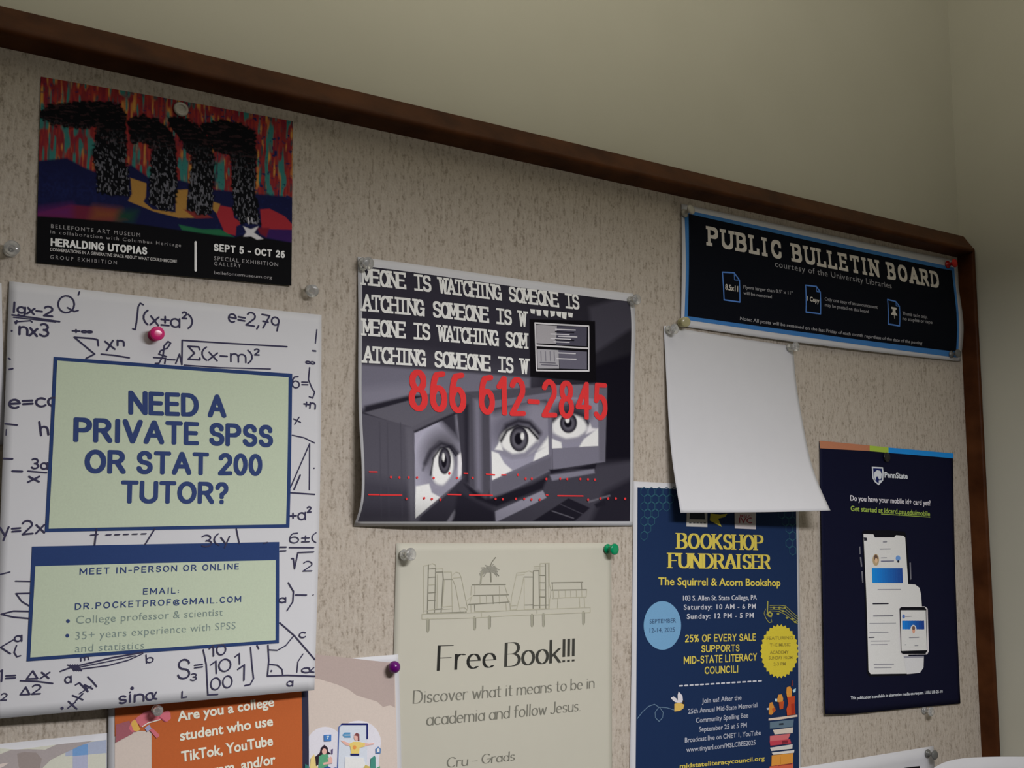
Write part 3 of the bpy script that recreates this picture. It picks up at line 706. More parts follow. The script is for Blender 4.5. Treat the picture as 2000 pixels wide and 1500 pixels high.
ink.poly(Z(1030, 560, 1060, 500, 1190, 440, 1240, 480, 1248, 590, 1180, 650, 1120, 640), K(186, 100, 112, wf))
ink.line(Z(1040, 560, 1150, 648), 1.6, K(150, 66, 84, wf)); ink.line(Z(730, 735, 830, 672, 920, 645, 1050, 612), 2, K(232, 200, 190, wf))
ink.poly(Z(765, 765, 850, 700, 895, 775, 815, 832), K(142, 142, 172, wf)); ink.poly(Z(860, 805, 915, 770, 1040, 890, 1025, 925, 985, 950), pk)
ink.build('megaphone_drawing')
ink = Ink(sh, .016); Z = TZ(580, 1380, 2000 / 210)
def Cc(*a): return K(*a, wf)
pale = Cc(196, 194, 204)
ink.oval(Z(520, 830)[0], 40, 48, pale); ink.oval(Z(1140, 660)[0], 44, 42, pale); ink.poly(Z(300, 900, 1540, 800, 1500, 1300, 200, 1300), pale)
ink.poly(Z(770, 380, 830, 325, 1300, 325, 1300, 1300, 740, 1300), Cc(186, 192, 212))
ink.build('pale_bubble')
ink = Ink(sh, .024); nv = Cc(28, 34, 92); sk = Cc(204, 160, 150)
ink.line(Z(745, 1200, 775, 380, 830, 330), 2.6, Cc(84, 100, 150)); ink.line(Z(830, 325, 1300, 325, 1300, 590), 3.6, nv)
ink.poly(Z(835, 525, 880, 478, 985, 478, 990, 575, 880, 575), Cc(82, 132, 170)); ink.line(Z(880, 528, 985, 525), 1.6, Cc(186, 192, 212))
ink.poly(Z(800, 625, 860, 635, 990, 690, 985, 735, 890, 710), sk); ink.poly(Z(1230, 665, 1330, 685, 1430, 672, 1420, 700, 1310, 720, 1200, 755), sk)
ink.poly(Z(960, 690, 1040, 650, 1150, 650, 1260, 680, 1250, 740, 1160, 760, 1145, 870, 1000, 870, 985, 750), Cc(216, 180, 106)); ink.oval(Z(1062, 755)[0], 3.6, 4, Cc(202, 134, 72))
ink.oval(Z(1095, 560)[0], 4.6, 7.4, sk); ink.poly(Z(1055, 530, 1100, 480, 1150, 510, 1155, 635, 1125, 630, 1120, 550), Cc(112, 66, 68)); ink.poly(Z(985, 870, 1150, 870, 1148, 905, 990, 905), nv)
ink.poly(Z(890, 930, 1230, 950, 1280, 1143, 880, 1143), Cc(206, 204, 208))
ink.poly(Z(225, 1200, 250, 960, 310, 880, 400, 1200), Cc(206, 182, 120))
ink.poly(Z(330, 930, 420, 850, 440, 760, 500, 705, 565, 760, 570, 830, 625, 870, 500, 900, 400, 940, 385, 1080, 345, 1105), Cc(44, 34, 44))
ink.poly(Z(400, 920, 470, 880, 560, 880, 590, 960, 560, 1200, 390, 1200), Cc(84, 146, 112)); ink.oval(Z(500, 830)[0], 4.6, 6, sk)
ink.poly(Z(560, 960, 620, 920, 650, 960, 650, 1050, 480, 1080, 480, 1040, 580, 1020), sk); ink.poly(Z(630, 790, 660, 780, 655, 880, 630, 880), Cc(80, 70, 110))
ink.poly(Z(490, 520, 630, 515, 628, 635, 495, 642), Cc(66, 112, 172)); ink.line(Z(545, 550, 580, 545, 550, 600), 1.5, Cc(190, 204, 224))
ink.poly(Z(1450, 780, 1500, 735, 1550, 780, 1545, 865, 1455, 865), Cc(86, 116, 160)); ink.poly(Z(1475, 790, 1500, 768, 1525, 790, 1522, 840, 1478, 840), Cc(206, 206, 222))
ink.poly(Z(1345, 1200, 1360, 960, 1400, 930, 1430, 905, 1450, 940, 1455, 1200), Cc(62, 124, 112)); ink.poly(Z(1220, 1143, 1260, 1080, 1350, 1110, 1340, 1200, 1220, 1200), Cc(176, 160, 96)); ink.poly(Z(1450, 1143, 1530, 1100, 1540, 1200, 1450, 1200), Cc(76, 140, 112))
ink.poly(Z(140, 1060, 210, 1100, 215, 1200, 130, 1200), Cc(52, 106, 100)); ink.poly(Z(490, 1130, 560, 1100, 640, 1143, 700, 1125, 780, 1143, 780, 1240, 490, 1240), Cc(40, 76, 140))
ink.build('people_drawing')

# ------------------------------------------------------------------ big white tutor flyer with two green panels
sh = Sheet('tutor_flyer', M['paper'], 'large white tutoring flyer with hand written formulas and two green panels', 'flyer',
           [(18, 549, .05), (320, 583, .10), (628, 615, .08)], [(-16, 1405, .42), (310, 1375, .62), (614, 1348, .52)],
           left=[(18, 549, .05), (9, 800, .22), (-16, 1405, .42)], right=[(628, 615, .08), (626, 900, .2), (614, 1348, .52)], d=.05, bulge=.04)
ink = Ink(sh, .006)
def hw(t, p0, p1, h, w=.11): ink.text(t, p0, p1, h, PEN, 'pen', nib=(w * 1.25, w * 1.25), wob=.03, gap=.14)
def L(Z, *q, w=2.4, c=PEN): ink.line(Z(*q), w * 1.25, c)
Z2, Z3 = TZ(0, 530, 3.0303), TZ(0, 1000, 3.0303)
hw('lgx-2', *Z2(78, 240, 312, 268), 19, .16); L(Z2, 72, 258, 200, 275, 352, 298, w=2.8); L(Z2, 80, 272, 200, 285, 330, 300, w=2); hw("'nx3", *Z2(90, 372, 285, 388), 24, .14); L(Z2, 88, 300, 180, 292, 190, 300, w=2.2)
ink.oval(Z2(70, 352)[0], 2, 2, PEN)
L(Z2, *[v for a in range(0, 380, 24) for v in (392 + 48 * math.cos(math.radians(a)), 195 + 50 * math.sin(math.radians(a)))], w=2.5); L(Z2, 400, 215, 440, 238, 462, 232); L(Z2, 470, 122, 464, 140)
L(Z2, 848, 198, 830, 188, 818, 210, 808, 300, 800, 345, 786, 340); hw('(x\u00b1a\u00b2)', *Z2(848, 310, 1140, 338), 27, .1)
hw('e=2,79', *Z2(1350, 295, 1645, 352), 26, .1)
hw('+\u221e', *Z2(428, 366, 548, 370), 12, .2); L(Z2, 582, 440, 578, 405, 550, 398, 440, 390, 560, 490, 510, 515, w=2.6)
hw('x', *Z2(632, 470, 682, 462), 28, .1); hw('n', *Z2(695, 438, 732, 440), 16, .18); L(Z2, 600, 490, 680, 498, 765, 512, w=2.4)
L(Z2, 985, 505, 940, 490, 950, 470, 990, 455, 1010, 425, 995, 415, 972, 440, 965, 500, 940, 545, 920, 545); L(Z2, 910, 510, 980, 515, 975, 545, w=2.4); L(Z2, 990, 522, 1035, 524)
L(Z2, 1040, 545, 1062, 490, 1076, 552, 1078, 408, 1320, 424, 1698, 446, w=2.4); L(Z2, 1090, 555, 1300, 570, 1600, 578, w=2)
hw('\u03a3(x-m)\u00b2', *Z2(1110, 518, 1532, 545), 25, .1)
L(Z2, 1875, 345, 1866, 425, w=2); L(Z2, 1850, 470, 1868, 472, w=2.6); hw('\u221e', *Z2(1808, 550, 1862, 556), 14, .16); L(Z2, 1832, 570, 1825, 640, 1845, 690, 1862, 715, 1850, 750, 1830, 742, w=2.2); hw('+n', *Z2(1795, 805, 1864, 816), 18, .14)
hw('6=', *Z2(1733, 690, 1822, 692), 22, .1); hw('x', *Z2(1742, 905, 1778, 893), 17, .12); L(Z2, 1730, 970, 1800, 985, 1862, 1016, w=2)
L(Z2, 1718, 1280, 1832, 1020, 1830, 1292, w=2.2); L(Z2, 1715, 1310, 1862, 1320, w=2.4)
for k in range(5): L(Z2, 1740 + k * 6, 1290 - k * 14, 1752 + k * 6, 1262 - k * 14, w=3)
ink.oval(Z2(1858, 1165)[0], 1.5, 1.5, PEN); hw('+a\u00b2', *Z3(1716, 48, 1842, 42), 22, .12)
L(Z2, 52, 515, 60, 520); L(Z2, 55, 580, 75, 576, w=2.8)
hw('e=cos', *Z2(62, 812, 420, 792), 27, .12); L(Z2, 32, 902, 102, 910, w=2.6); L(Z2, 38, 935, 36, 970, w=1.4); L(Z2, 22, 1108, 74, 1110, w=2.8)
hw('h', *Z2(242, 972, 285, 968), 26, .12); hw('-', *Z2(75, 1205, 132, 1207), 20, .16); hw('3a', *Z2(190, 1168, 278, 1168), 19, .14); L(Z2, 166, 1182, 276, 1192, w=2.4); hw('x', *Z2(170, 1246, 236, 1244), 17, .18)
hw('y=2x', *Z3(5, 142, 266, 122), 26, .11); L(Z3, -10, 372, 58, 355, w=2.2); L(Z3, 92, 408, 180, 410, w=2); L(Z3, 178, 480, 95, 482, 130, 530, 182, 560, w=2.2); L(Z3, 175, 588, 80, 586, 8, 604, 80, 622, 175, 630, w=2.4)
L(Z3, 76, 758, 4, 800, 62, 838, w=2.4); hw('a', *Z3(84, 768, 126, 764), 18, .14); L(Z3, 98, 790, 84, 830, 100, 856, 122, 850, w=2.2)
hw('1=', *Z3(-22, 1004, 88, 998), 22, .12); hw('\u0394x', *Z3(155, 988, 288, 984), 19, .14); L(Z3, 122, 998, 220, 1002, 312, 1014, w=2.4); hw('\u03942', *Z3(122, 1080, 240, 1076), 18, .14); hw('2', *Z3(6, 1112, 40, 1112), 13, .16)
L(Z3, 358, 942, 430, 915, 480, 905, 660, 862, 845, 830, w=2.6); L(Z3, 400, 905, 470, 930, 640, 908, 760, 876, 845, 838, w=2); L(Z3, 450, 922, 640, 884, 800, 850, w=1.8)
for k in range(4): L(Z3, 415 + k * 14, 905, 440 + k * 14, 938, w=2.4)
hw('m', *Z3(480, 880, 525, 872), 10, .2); hw('b', *Z3(868, 892, 908, 885), 16, .13)
hw('a', *Z3(388, 1012, 424, 1006), 20, .12); L(Z3, 520, 975, 545, 1000, 572, 1032, w=2.4); L(Z3, 448, 1022, 470, 1010, 520, 1062, 500, 1022, 548, 1045, w=2.6); L(Z3, 470, 1075, 540, 1030, w=2)
L(Z3, 430, 1085, 490, 1110, w=2.6); L(Z3, 490, 1075, 450, 1115, w=2.6); L(Z3, 405, 1120, 455, 1165, w=2.4); L(Z3, 445, 1125, 402, 1160, w=2.4); ink.oval(Z3(368, 1160)[0], 3, 3, PEN)
hw('sin\u03b1', *Z3(708, 1132, 928, 1106), 22, .13); ink.oval(Z3(782, 1042)[0], 3.4, 3.4, PEN); L(Z3, 1078, 1062, 1076, 1098, 1104, 1094, w=2.2)
hw('S', *Z3(1050, 985, 1120, 980), 37, .075); hw('3', *Z3(1126, 998, 1160, 996), 13, .15); hw('=', *Z3(1152, 940, 1198, 934), 22, .1)
L(Z3, 1202, 815, 1220, 900, 1230, 1082, 1288, 1078, w=2.2); hw('10', *Z3(1242, 852, 1336, 840), 20, .12); hw('10', *Z3(1246, 958, 1370, 938), 24, .1); hw('1', *Z3(1392, 900, 1420, 896), 20, .12); hw('00', *Z3(1246, 1052, 1372, 1038), 23, .1); hw('1', *Z3(1402, 1000, 1444, 996), 30, .09)
L(Z3, 1482, 800, 1490, 900, 1500, 985, 1480, 1020, 1448, 1026, w=2.2); L(Z3, 1520, 790, 1530, 808, w=2.4)
L(Z3, 1585, 788, 1590, 880, 1582, 970, 1700, 966, 1862, 972, w=2.4); L(Z3, 1655, 655, 1740, 730, 1862, 872, w=2.2); L(Z3, 1588, 815, 1640, 818, 1690, 790, 1735, 735, w=2); L(Z3, 1590, 900, 1640, 906, 1668, 930, 1672, 960, w=2); ink.oval(Z3(1605, 940)[0], 2, 2, PEN)
L(Z3, 1792, 840, 1762, 885, 1756, 948, w=1.8); hw('\u03b1', *Z3(1785, 950, 1858, 948), 15, .15); hw('a', *Z3(1698, 1030, 1732, 1028), 15, .14); hw('c', *Z3(1770, 745, 1806, 742), 17, .13)
hw('6\u00b1(', *Z3(1714, 182, 1862, 180), 19, .1); L(Z3, 1712, 210, 1855, 211, w=2.2); L(Z3, 1656, 208, 1692, 208); L(Z3, 1656, 230, 1690, 229); L(Z3, 1725, 275, 1735, 275, 1742, 335, 1762, 240, 1855, 236, w=2.2); hw('2', *Z3(1790, 350, 1842, 350), 19, .1)
L(Z3, 1705, 418, 1736, 470, 1732, 530, 1698, 582, w=2.2); L(Z3, 1748, 490, 1812, 491); hw('a', *Z3(1652, 536, 1690, 534), 15, .15); ink.oval(Z3(1852, 490)[0], 1.3, 1.3, PEN)
L(Z3, 572, 100, 560, 195, w=2.2); L(Z3, 536, 136, 580, 132, w=2)
for k in range(5): L(Z3, 628 + k * 52, 135 - k * 1.5, 656 + k * 52, 134 - k * 1.5, w=2)
L(Z3, 915, 100, 858, 192, w=2.2); hw('3(y', *Z3(1198, 205, 1362, 186), 22, .1); L(Z3, 1398, 100, 1415, 185, w=2); L(Z3, 1560, 185, 1580, 180, w=2)
ink.build('formula_print')
def panel(outer, inner, title):
    ink = Ink(sh, .014); ink.poly(outer, NAVY); o = ink.build(title)
    ink = Ink(sh, .02); ink.poly(inner, K(132, 140, 124, 152)); ink.build('green_field', o); return o
o = panel([(105, 697), (570.5, 730), (565, 1030.5), (87.5, 1039)], [(111.5, 704.5), (563, 737), (558, 1024), (95, 1032.5)], 'title_panel')
ink = Ink(sh, .026); tn = K(46, 60, 102, 192)
for s_, q, h_ in (('NEED A', (758, 848, 1338, 868), 46), ('PRIVATE SPSS', (432, 1010, 1614, 1043), 46), ('OR STAT 200', (498, 1196, 1550, 1212), 45), ('TUTOR?', (712, 1374, 1350, 1378), 44)):
    ink.text(s_, *Z2(*q), h_, tn, 'oct', nib=(.195, .18), gap=.27)
ink.build('lettering', o)
o = panel([(62.5, 1067.5), (545, 1058.5), (544.5, 1256), (52, 1291.5)], [(69, 1106), (538, 1094), (537.5, 1250), (59, 1284)], 'contact_panel')
ink = Ink(sh, .026)
ink.text('MEET IN-PERSON OR ONLINE', *Z3(470, 372, 1412, 340), 12.5, tn, 'oct', nib=(.165, .15), gap=.42)
ink.text('EMAIL:', *Z3(845, 489, 1058, 482), 12.5, tn, 'oct', nib=(.165, .15), gap=.42)
ink.text('DR.POCKETPROF@GMAIL.COM', *Z3(442, 579, 1425, 533), 12.5, tn, 'oct', nib=(.165, .15), gap=.42)
lt = K(112, 126, 122, 192)
ink.text('College professor & scientist', *Z3(450, 661, 1316, 613), 15.5, lt, bold=-.006, track=1.06)
ink.text('35+ years experience with SPSS', *Z3(445, 755, 1392, 692), 15.5, lt, bold=-.006, track=1.06)
ink.text('and statistics', *Z3(443, 829, 850, 808), 15.5, lt, bold=-.006, track=1.06)
ink.oval(Z3(402, 645)[0], 3.6, 3.6, tn); ink.oval(Z3(398, 731)[0], 3.6, 3.6, tn)
ink.build('lettering', o)

# ------------------------------------------------------------------ black and white poster of eyes on monitors
sh = Sheet('watching_poster', M['paper'], 'black and white poster of eyes on three computer monitors with a red phone number', 'poster',
           [(698.5, 501.5, .06), (780, 512, .10), (1000, 543, .12), (1150, 563, .08), (1237, 573.5, .05)], [(690.5, 1028, .05), (800, 1028, .25), (1000, 1027.5, .22), (1236.5, 1026.5, .10)],
           left=[(698.5, 501.5, .06), (700, 630, .14), (702, 830, .35), (707, 940, .55), (704, 985, .5), (690.5, 1028, .05)],
           right=[(1237, 573.5, .05), (1240.5, 612, .12), (1240, 700, .2), (1238, 900, .2), (1236.5, 1026.5, .10)], d=.06, bulge=.05, res=(48, 48))
G = lambda v, b=8: K(v, v - 2, v + b, 190)
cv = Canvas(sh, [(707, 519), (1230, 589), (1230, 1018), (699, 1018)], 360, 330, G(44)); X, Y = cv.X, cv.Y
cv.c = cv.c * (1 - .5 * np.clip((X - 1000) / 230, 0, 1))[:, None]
cv.poly([(1150, 600), (1235, 575), (1235, 640), (1160, 690)], G(58), 10); cv.poly([(1140, 720), (1235, 690), (1235, 940), (1185, 930)], G(14), 12)
cv.poly([(690, 660), (900, 700), (1040, 715), (1040, 745), (690, 745)], G(58), 30)
cv.poly([(700, 712), (830, 722), (1035, 738), (1035, 758), (905, 768), (842, 777), (700, 797)], G(100, 12), 6); cv.poly([(700, 760), (850, 745), (850, 775), (700, 797)], G(112, 12), 22)
cv.poly([(712, 793), (800, 772), (850, 771), (780, 800), (712, 810)], G(30), 6)
cv.poly([(690, 930), (1240, 900), (1240, 1030), (690, 1030)], G(44), 18); cv.poly([(965, 940), (1240, 900), (1240, 1025), (965, 1025)], G(56), 10); cv.poly([(1180, 960), (1240, 930), (1240, 1025), (1150, 1025)], G(30), 14)
# left monitor
cv.poly([(711, 806), (840, 771), (903, 765), (905, 792), (808, 838)], G(84), 2)
cv.poly([(700, 806), (806, 834), (815, 1022), (695, 1022)], G(72), 2); cv.poly([(700, 930), (812, 950), (815, 1022), (695, 1022)], G(56), 30)
for x in (741, 756, 782): cv.line([(x, 825), (x + 4, 1020)], 1.6, G(62), 2)
cv.poly([(792, 835), (812, 834), (818, 1022), (800, 1022)], G(84), 8)
cv.poly([(805, 834), (895, 788), (908, 792), (908, 930), (872, 966), (808, 1020)], G(80), 2); cv.poly([(808, 842), (895, 802), (890, 815), (812, 850)], G(30), 4)
cv.poly([(892, 795), (912, 785), (912, 930), (902, 935)], G(50), 5)
S1 = [(809, 846), (840, 832), (892, 808), (902, 905), (901, 936), (811, 1012)]
m1 = np.clip(.5 - sd_poly(X, Y, S1) / 1.5, 0, 1); keep = cv.c.copy()
cv.mix(m1, G(150, 14)); cv.oval((866, 908), 48, 66, G(118, 12), .6, 12, .8); cv.oval((862, 880), 36, 42, G(84), .7, 25, .8)
cv.poly([(850, 815), (892, 800), (896, 860), (880, 845)], G(44), 14); cv.line([(830, 905), (842, 880), (862, 866), (882, 872), (893, 886)], 7, G(34), 7)
cv.line([(826, 918), (836, 886), (858, 862)], 3, G(60), 6)
cv.oval((864, 912), 21, 36, G(214, 6), .25, 8); cv.line([(841, 928), (846, 895), (860, 875), (878, 872), (890, 890)], 3.5, G(24), 3)
cv.oval((868, 900), 12.5, 26.5, G(30), .14); cv.oval((868, 901), 9, 20, G(74), .4); cv.oval((867, 901), 5.5, 13, G(12), .3); cv.oval((866, 893), 2.6, 8, G(214), .5)
cv.poly([(840, 944), (866, 950), (892, 915), (903, 900), (903, 935), (870, 966), (848, 966)], G(128, 12), 6)
cv.poly([(812, 950), (838, 945), (843, 962), (866, 975), (840, 998), (808, 1015)], G(222, 4), 3); cv.poly([(894, 890), (903, 880), (903, 925), (894, 935)], G(200), 4)
cv.c = keep * (1 - m1[:, None]) + cv.c * m1[:, None]
# centre monitor
cv.poly([(905, 766), (1035, 758), (1162, 748), (1165, 790), (955, 790)], G(70), 3)
cv.poly([(906, 768), (956, 784), (960, 940), (947, 978), (913, 945)], G(66), 2); cv.poly([(925, 780), (938, 780), (940, 960), (930, 955)], G(106, 12), 10); cv.poly([(944, 790), (957, 790), (960, 950), (950, 970)], G(66), 6); cv.poly([(905, 790), (915, 790), (916, 945), (909, 940)], G(34), 6)
cv.poly([(955, 784), (1076, 766), (1079, 917), (958, 978)], G(100, 12), 2); cv.poly([(958, 940), (1078, 890), (1078, 917), (958, 978)], G(88, 10), 8)
S2 = [(958, 798), (1069, 779), (1071.5, 887), (961, 938)]
m2 = np.clip(.5 - sd_poly(X, Y, S2) / 1.5, 0, 1); keep = cv.c.copy()
cv.mix(m2, G(134, 14)); cv.oval((1014, 838), 66, 46, G(96, 12), .6, -6, .9); cv.line([(966, 800), (1000, 788), (1040, 780), (1068, 785)], 16, G(50), 18); cv.oval((1050, 830), 24, 40, G(120, 12), .7)
cv.line([(980, 856), (990, 832), (1012, 822), (1034, 826), (1052, 846)], 11, G(40), 9)
cv.oval((1013, 862), 36, 28, G(212, 6), .3, -4); cv.line([(978, 862), (990, 841), (1010, 831), (1032, 836), (1050, 856)], 5, G(22), 4)
cv.oval((1013.5, 857), 18.5, 25, G(30), .12); cv.oval((1013.5, 858), 14, 19, G(84), .4); cv.oval((1012.5, 857), 8, 12, G(12), .25); cv.oval((1020, 852), 3.6, 7, G(226), .5)
cv.line([(976, 878), (1000, 892), (1026, 888), (1048, 868)], 10, G(120, 12), 6)
cv.poly([(957, 880), (974, 886), (985, 905), (1000, 918), (960, 942)], G(222, 4), 3); cv.poly([(966, 878), (976, 862), (982, 880)], G(216, 4), 3); cv.poly([(1040, 905), (1046, 885), (1074, 868), (1074, 888)], G(222, 4), 3); cv.poly([(1050, 880), (1073, 850), (1073, 872)], G(206, 4), 6)
cv.c = keep * (1 - m2[:, None]) + cv.c * m2[:, None]
# right monitor
cv.poly([(1076, 752), (1185, 752), (1181, 902), (1080, 917)], G(104, 12), 1.5); cv.poly([(1168, 756), (1185, 753), (1181, 902), (1170, 900)], G(92, 10), 4)
S3 = [(1078, 773), (1168, 779), (1168, 871), (1078, 876)]
m3 = np.clip(.5 - sd_poly(X, Y, S3) / 1.5, 0, 1); keep = cv.c.copy()
cv.mix(m3, G(124, 14)); cv.oval((1112, 808), 40, 22, G(58), .7); cv.oval((1112, 834), 35, 24, G(214, 6), .3); cv.line([(1079, 822), (1094, 806), (1116, 802), (1140, 812), (1150, 830)], 6, G(40), 6)
cv.oval((1110, 826), 17, 20, G(34), .14); cv.oval((1110, 827), 12, 14, G(82), .4); cv.oval((1109, 826), 7.5, 9, G(12), .3); cv.oval((1108, 820), 4, 6, G(220), .5)
cv.line([(1080, 852), (1104, 862), (1130, 858), (1160, 838)], 9, G(124, 12), 6)
cv.poly([(1076, 856), (1096, 864), (1098, 880), (1076, 880)], G(220, 4), 3); cv.poly([(1130, 874), (1140, 858), (1168, 836), (1172, 872)], G(226, 4), 3); cv.poly([(1144, 848), (1152, 826), (1156, 836), (1170, 838)], G(200, 4), 4)
cv.c = keep * (1 - m3[:, None]) + cv.c * m3[:, None]
cv.poly([(1072, 917), (1162, 916), (1165, 905), (1076, 925)], G(22), 3); cv.poly([(1074, 928), (1160, 916), (1161, 924), (1078, 939)], G(110, 12), 3)
cv.poly([(906, 945), (950, 975), (1040, 945), (1070, 930), (1060, 955), (970, 990), (930, 975)], G(22), 6)
cv.poly([(966, 999), (1060, 958), (1067, 972), (968, 1020)], G(124, 12), 2); cv.poly([(1040, 1018), (1110, 973), (1152, 992), (1120, 1020)], G(24), 2); cv.line([(1078, 998), (1120, 1012)], 2, G(84)); cv.line([(1095, 985), (1138, 1004)], 1.5, G(60))
cv.poly([(1160, 985), (1180, 975), (1184, 985), (1165, 992)], G(26), 3); cv.line([(1150, 980), (1190, 968)], 3, G(96), 3)
cv.poly([(870, 1022), (888, 995), (892, 1003), (880, 1022)], G(110), 3); cv.poly([(893, 960), (966, 1000), (966, 1022), (884, 1022)], G(30), 8)
# window with a dialog
cv.poly([(1034, 623), (1162, 627), (1164, 746), (1035, 736)], G(10, 3), 1.5)
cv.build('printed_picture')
ink = Ink(sh, .016); W_ = K(206, 203, 200, 190)
Z = TZ(670, 480, 10 / 3)
mono = dict(nib=(.175, .135), serif=.17, gap='mono')
ink.text('MEONE IS WATCHING SOMEONE IS', *Z(118, 255, 1542, 418), 31, W_, 'sk', **mono)
ink.text('ATCHING SOMEONE IS W', *Z(120, 425, 1198, 530), 32, W_, 'sk', **mono)
ink.text('MEONE IS WATCHING SOM', *Z(122, 585, 1200, 672), 32, W_, 'sk', **mono)
ink.text('ATCHING SOMEONE IS W', *Z(125, 762, 1208, 838), 32, W_, 'sk', **mono)
for k, x in enumerate((1215, 1255, 1300, 1345, 1385, 1420, 1460)):
    ink.poly(Z(x, 412 + k * 4, x + 34, 415 + k * 4, x + 30, 445 + k * 4 + (k % 3) * 8, x + 6, 440 + k * 4 + (k % 2) * 12), W_)
ink.build('repeated_lettering')
ink = Ink(sh, .016)
ink.line(Z(1248, 504, 1597, 524, 1598, 815, 1258, 812, 1248, 504), 3.2, K(190, 188, 192, 190)); ink.line(Z(1255, 648, 1590, 668), 3.2, K(190, 188, 192, 190))
ink.poly(Z(1255, 515, 1390, 522, 1385, 640, 1258, 635), K(150, 147, 152, 190)); ink.poly(Z(1262, 672, 1400, 680, 1405, 800, 1266, 800), K(152, 150, 156, 190)); ink.poly(Z(1400, 680, 1585, 690, 1585, 805, 1408, 800), K(92, 90, 104, 190)); ink.poly(Z(1390, 522, 1585, 532, 1583, 655, 1386, 645), K(70, 68, 82, 190))
for y, x0, x1 in ((545, 1380, 1510), (575, 1350, 1470), (590, 1400, 1520), (605, 1350, 1480), (625, 1370, 1470), (698, 1400, 1510), (735, 1390, 1515), (760, 1280, 1380), (775, 1290, 1395)):
    ink.line(Z(x0, y, x1, y + 5), 2.2, K(186, 184, 190, 190) if x0 > 1300 else K(96, 94, 104, 190))
for y in (560, 612): ink.line(Z(1380, y, 1500, y + 6), 2.4, K(22, 20, 28, 190))
for x in (1285, 1315, 1345, 1372): ink.line(Z(x, 690, x + 3, 750), 2, K(112, 110, 120, 190))
ink.build('dialog_window')
ink = Ink(sh, .024); R_ = K(196, 50, 52, 190)
ink.text('866 612-2845', *Z(428, 1075, 1720, 1138), 77, R_, 'oct', nib=(.15, .125), gap=.30)
ink.build('phone_number')
ink = Ink(sh, .024); Z = TZ(670, 680, 10 / 3)
for a in ((170, 805, 220, 806), (785, 815, 808, 816), (930, 820, 985, 825), (1030, 825, 1058, 825), (165, 953, 230, 954), (240, 955, 380, 956), (680, 952, 765, 954), (820, 955, 970, 957), (1320, 955, 1332, 956), (1395, 960, 1560, 962)):
    ink.line(Z(*a), 2.6, R_)
for x, y in ((310, 840), (365, 842), (425, 842), (480, 842), (588, 845), (690, 815), (740, 845), (840, 845), (1135, 825), (1185, 850), (1225, 850), (1320, 852), (1410, 850), (1455, 852), (1540, 852), (1590, 854), (1635, 856), (410, 980), (525, 975), (575, 980), (630, 985), (988, 980), (1035, 982), (1120, 980), (1175, 980), (1222, 984), (1275, 985), (1590, 986), (1670, 978), (1720, 978), (1770, 978), (1830, 980)):
    ink.oval(Z(x, y)[0], 2.2, 2.6, R_, n=8)
ink.build('dotted_lines')

# ------------------------------------------------------------------ navy bookshop flyer
sh = Sheet('bookshop_flyer', M['paper'], 'tall navy bookshop fundraiser flyer with yellow headings, below the square white sheet', 'flyer',
           [(1237.5, 940), (1560, 957)], [(1228, 1640), (1566, 1595)], left=[(1237.5, 940), (1234, 1250), (1228, 1640)], right=[(1560, 957), (1563, 1250), (1566, 1595)], d=.05, bulge=.06)
wb = 206
ink = Ink(sh, .008); ink.poly([(1245, 952), (1554, 965), (1558.5, 1250), (1560.5, 1580), (1240, 1620), (1243, 1300)], K(26, 44, 78, wb)); bg = ink.build('navy_background')
ink = Ink(sh, .016); hx = K(44, 84, 100, wb); Z = TZ(1220, 920, 2.587)
def hexa(cx, cy, r=20):
    ink.line(Z(*[v for k in range(7) for v in (cx + r * .92 * math.sin(k * math.pi / 3), cy + r * 1.18 * math.cos(k * math.pi / 3))]), 1.3, hx)
for row in range(9):
    for cl in range(5):
        x, y = 96 + cl * 38 + (row % 2) * 19, 105 + row * 37
        if x + (y - 100) * .75 < 275: hexa(x, y)
ink.build('hexagon_pattern')
ink = Ink(sh, .016)
for row in range(7):
    for cl in range(3):
        x, y = 848 - cl * 38 - (row % 2) * 19, 180 + row * 37
        if x - (y - 180) * .35 > 762 and x < 860: hexa(x, y)
ink.build('hexagon_pattern')
ink = Ink(sh, .02)
ink.poly(Z(312, 205, 416, 207, 416, 283, 310, 280), K(178, 176, 172, wb)); ink.poly(Z(330, 200, 400, 200, 405, 245, 325, 243), K(44, 48, 56, wb))
for x in (325, 345, 362, 380, 398): ink.line(Z(x, 262, x + 9, 262), 2, K(80, 80, 84, wb))
ink.poly(Z(432, 215, 480, 220, 516, 216, 505, 232, 470, 240, 488, 282, 450, 262, 428, 250), K(168, 158, 58, wb))
ink.poly(Z(553, 205, 662, 208, 661, 294, 554, 290), K(180, 174, 176, wb)); ink.text('IVC', *Z(575, 262, 642, 264), 11, K(140, 60, 72, wb), bold=.02)
ink.text('MSLC', *Z(580, 234, 640, 235), 6, K(150, 80, 90, wb), bold=.02)
ink.build('sponsor_logos')
ink = Ink(sh, .02); yl = K(202, 184, 82, wb); wt = K(186, 188, 198, wb)
ink.text('BOOKSHOP', *Z(262, 392, 700, 400), 30, yl, 'sk', nib=(.21, .06), serif=.10, gap=.22)
ink.text('FUNDRAISER', *Z(218, 490, 736, 496), 29, yl, 'sk', nib=(.21, .06), serif=.10, gap=.22)
ink.text('The Squirrel & Acorn Bookshop', *Z(168, 575, 785, 581), 15, yl, bold=.02)
ink.build('heading_lettering')
ink = Ink(sh, .02)
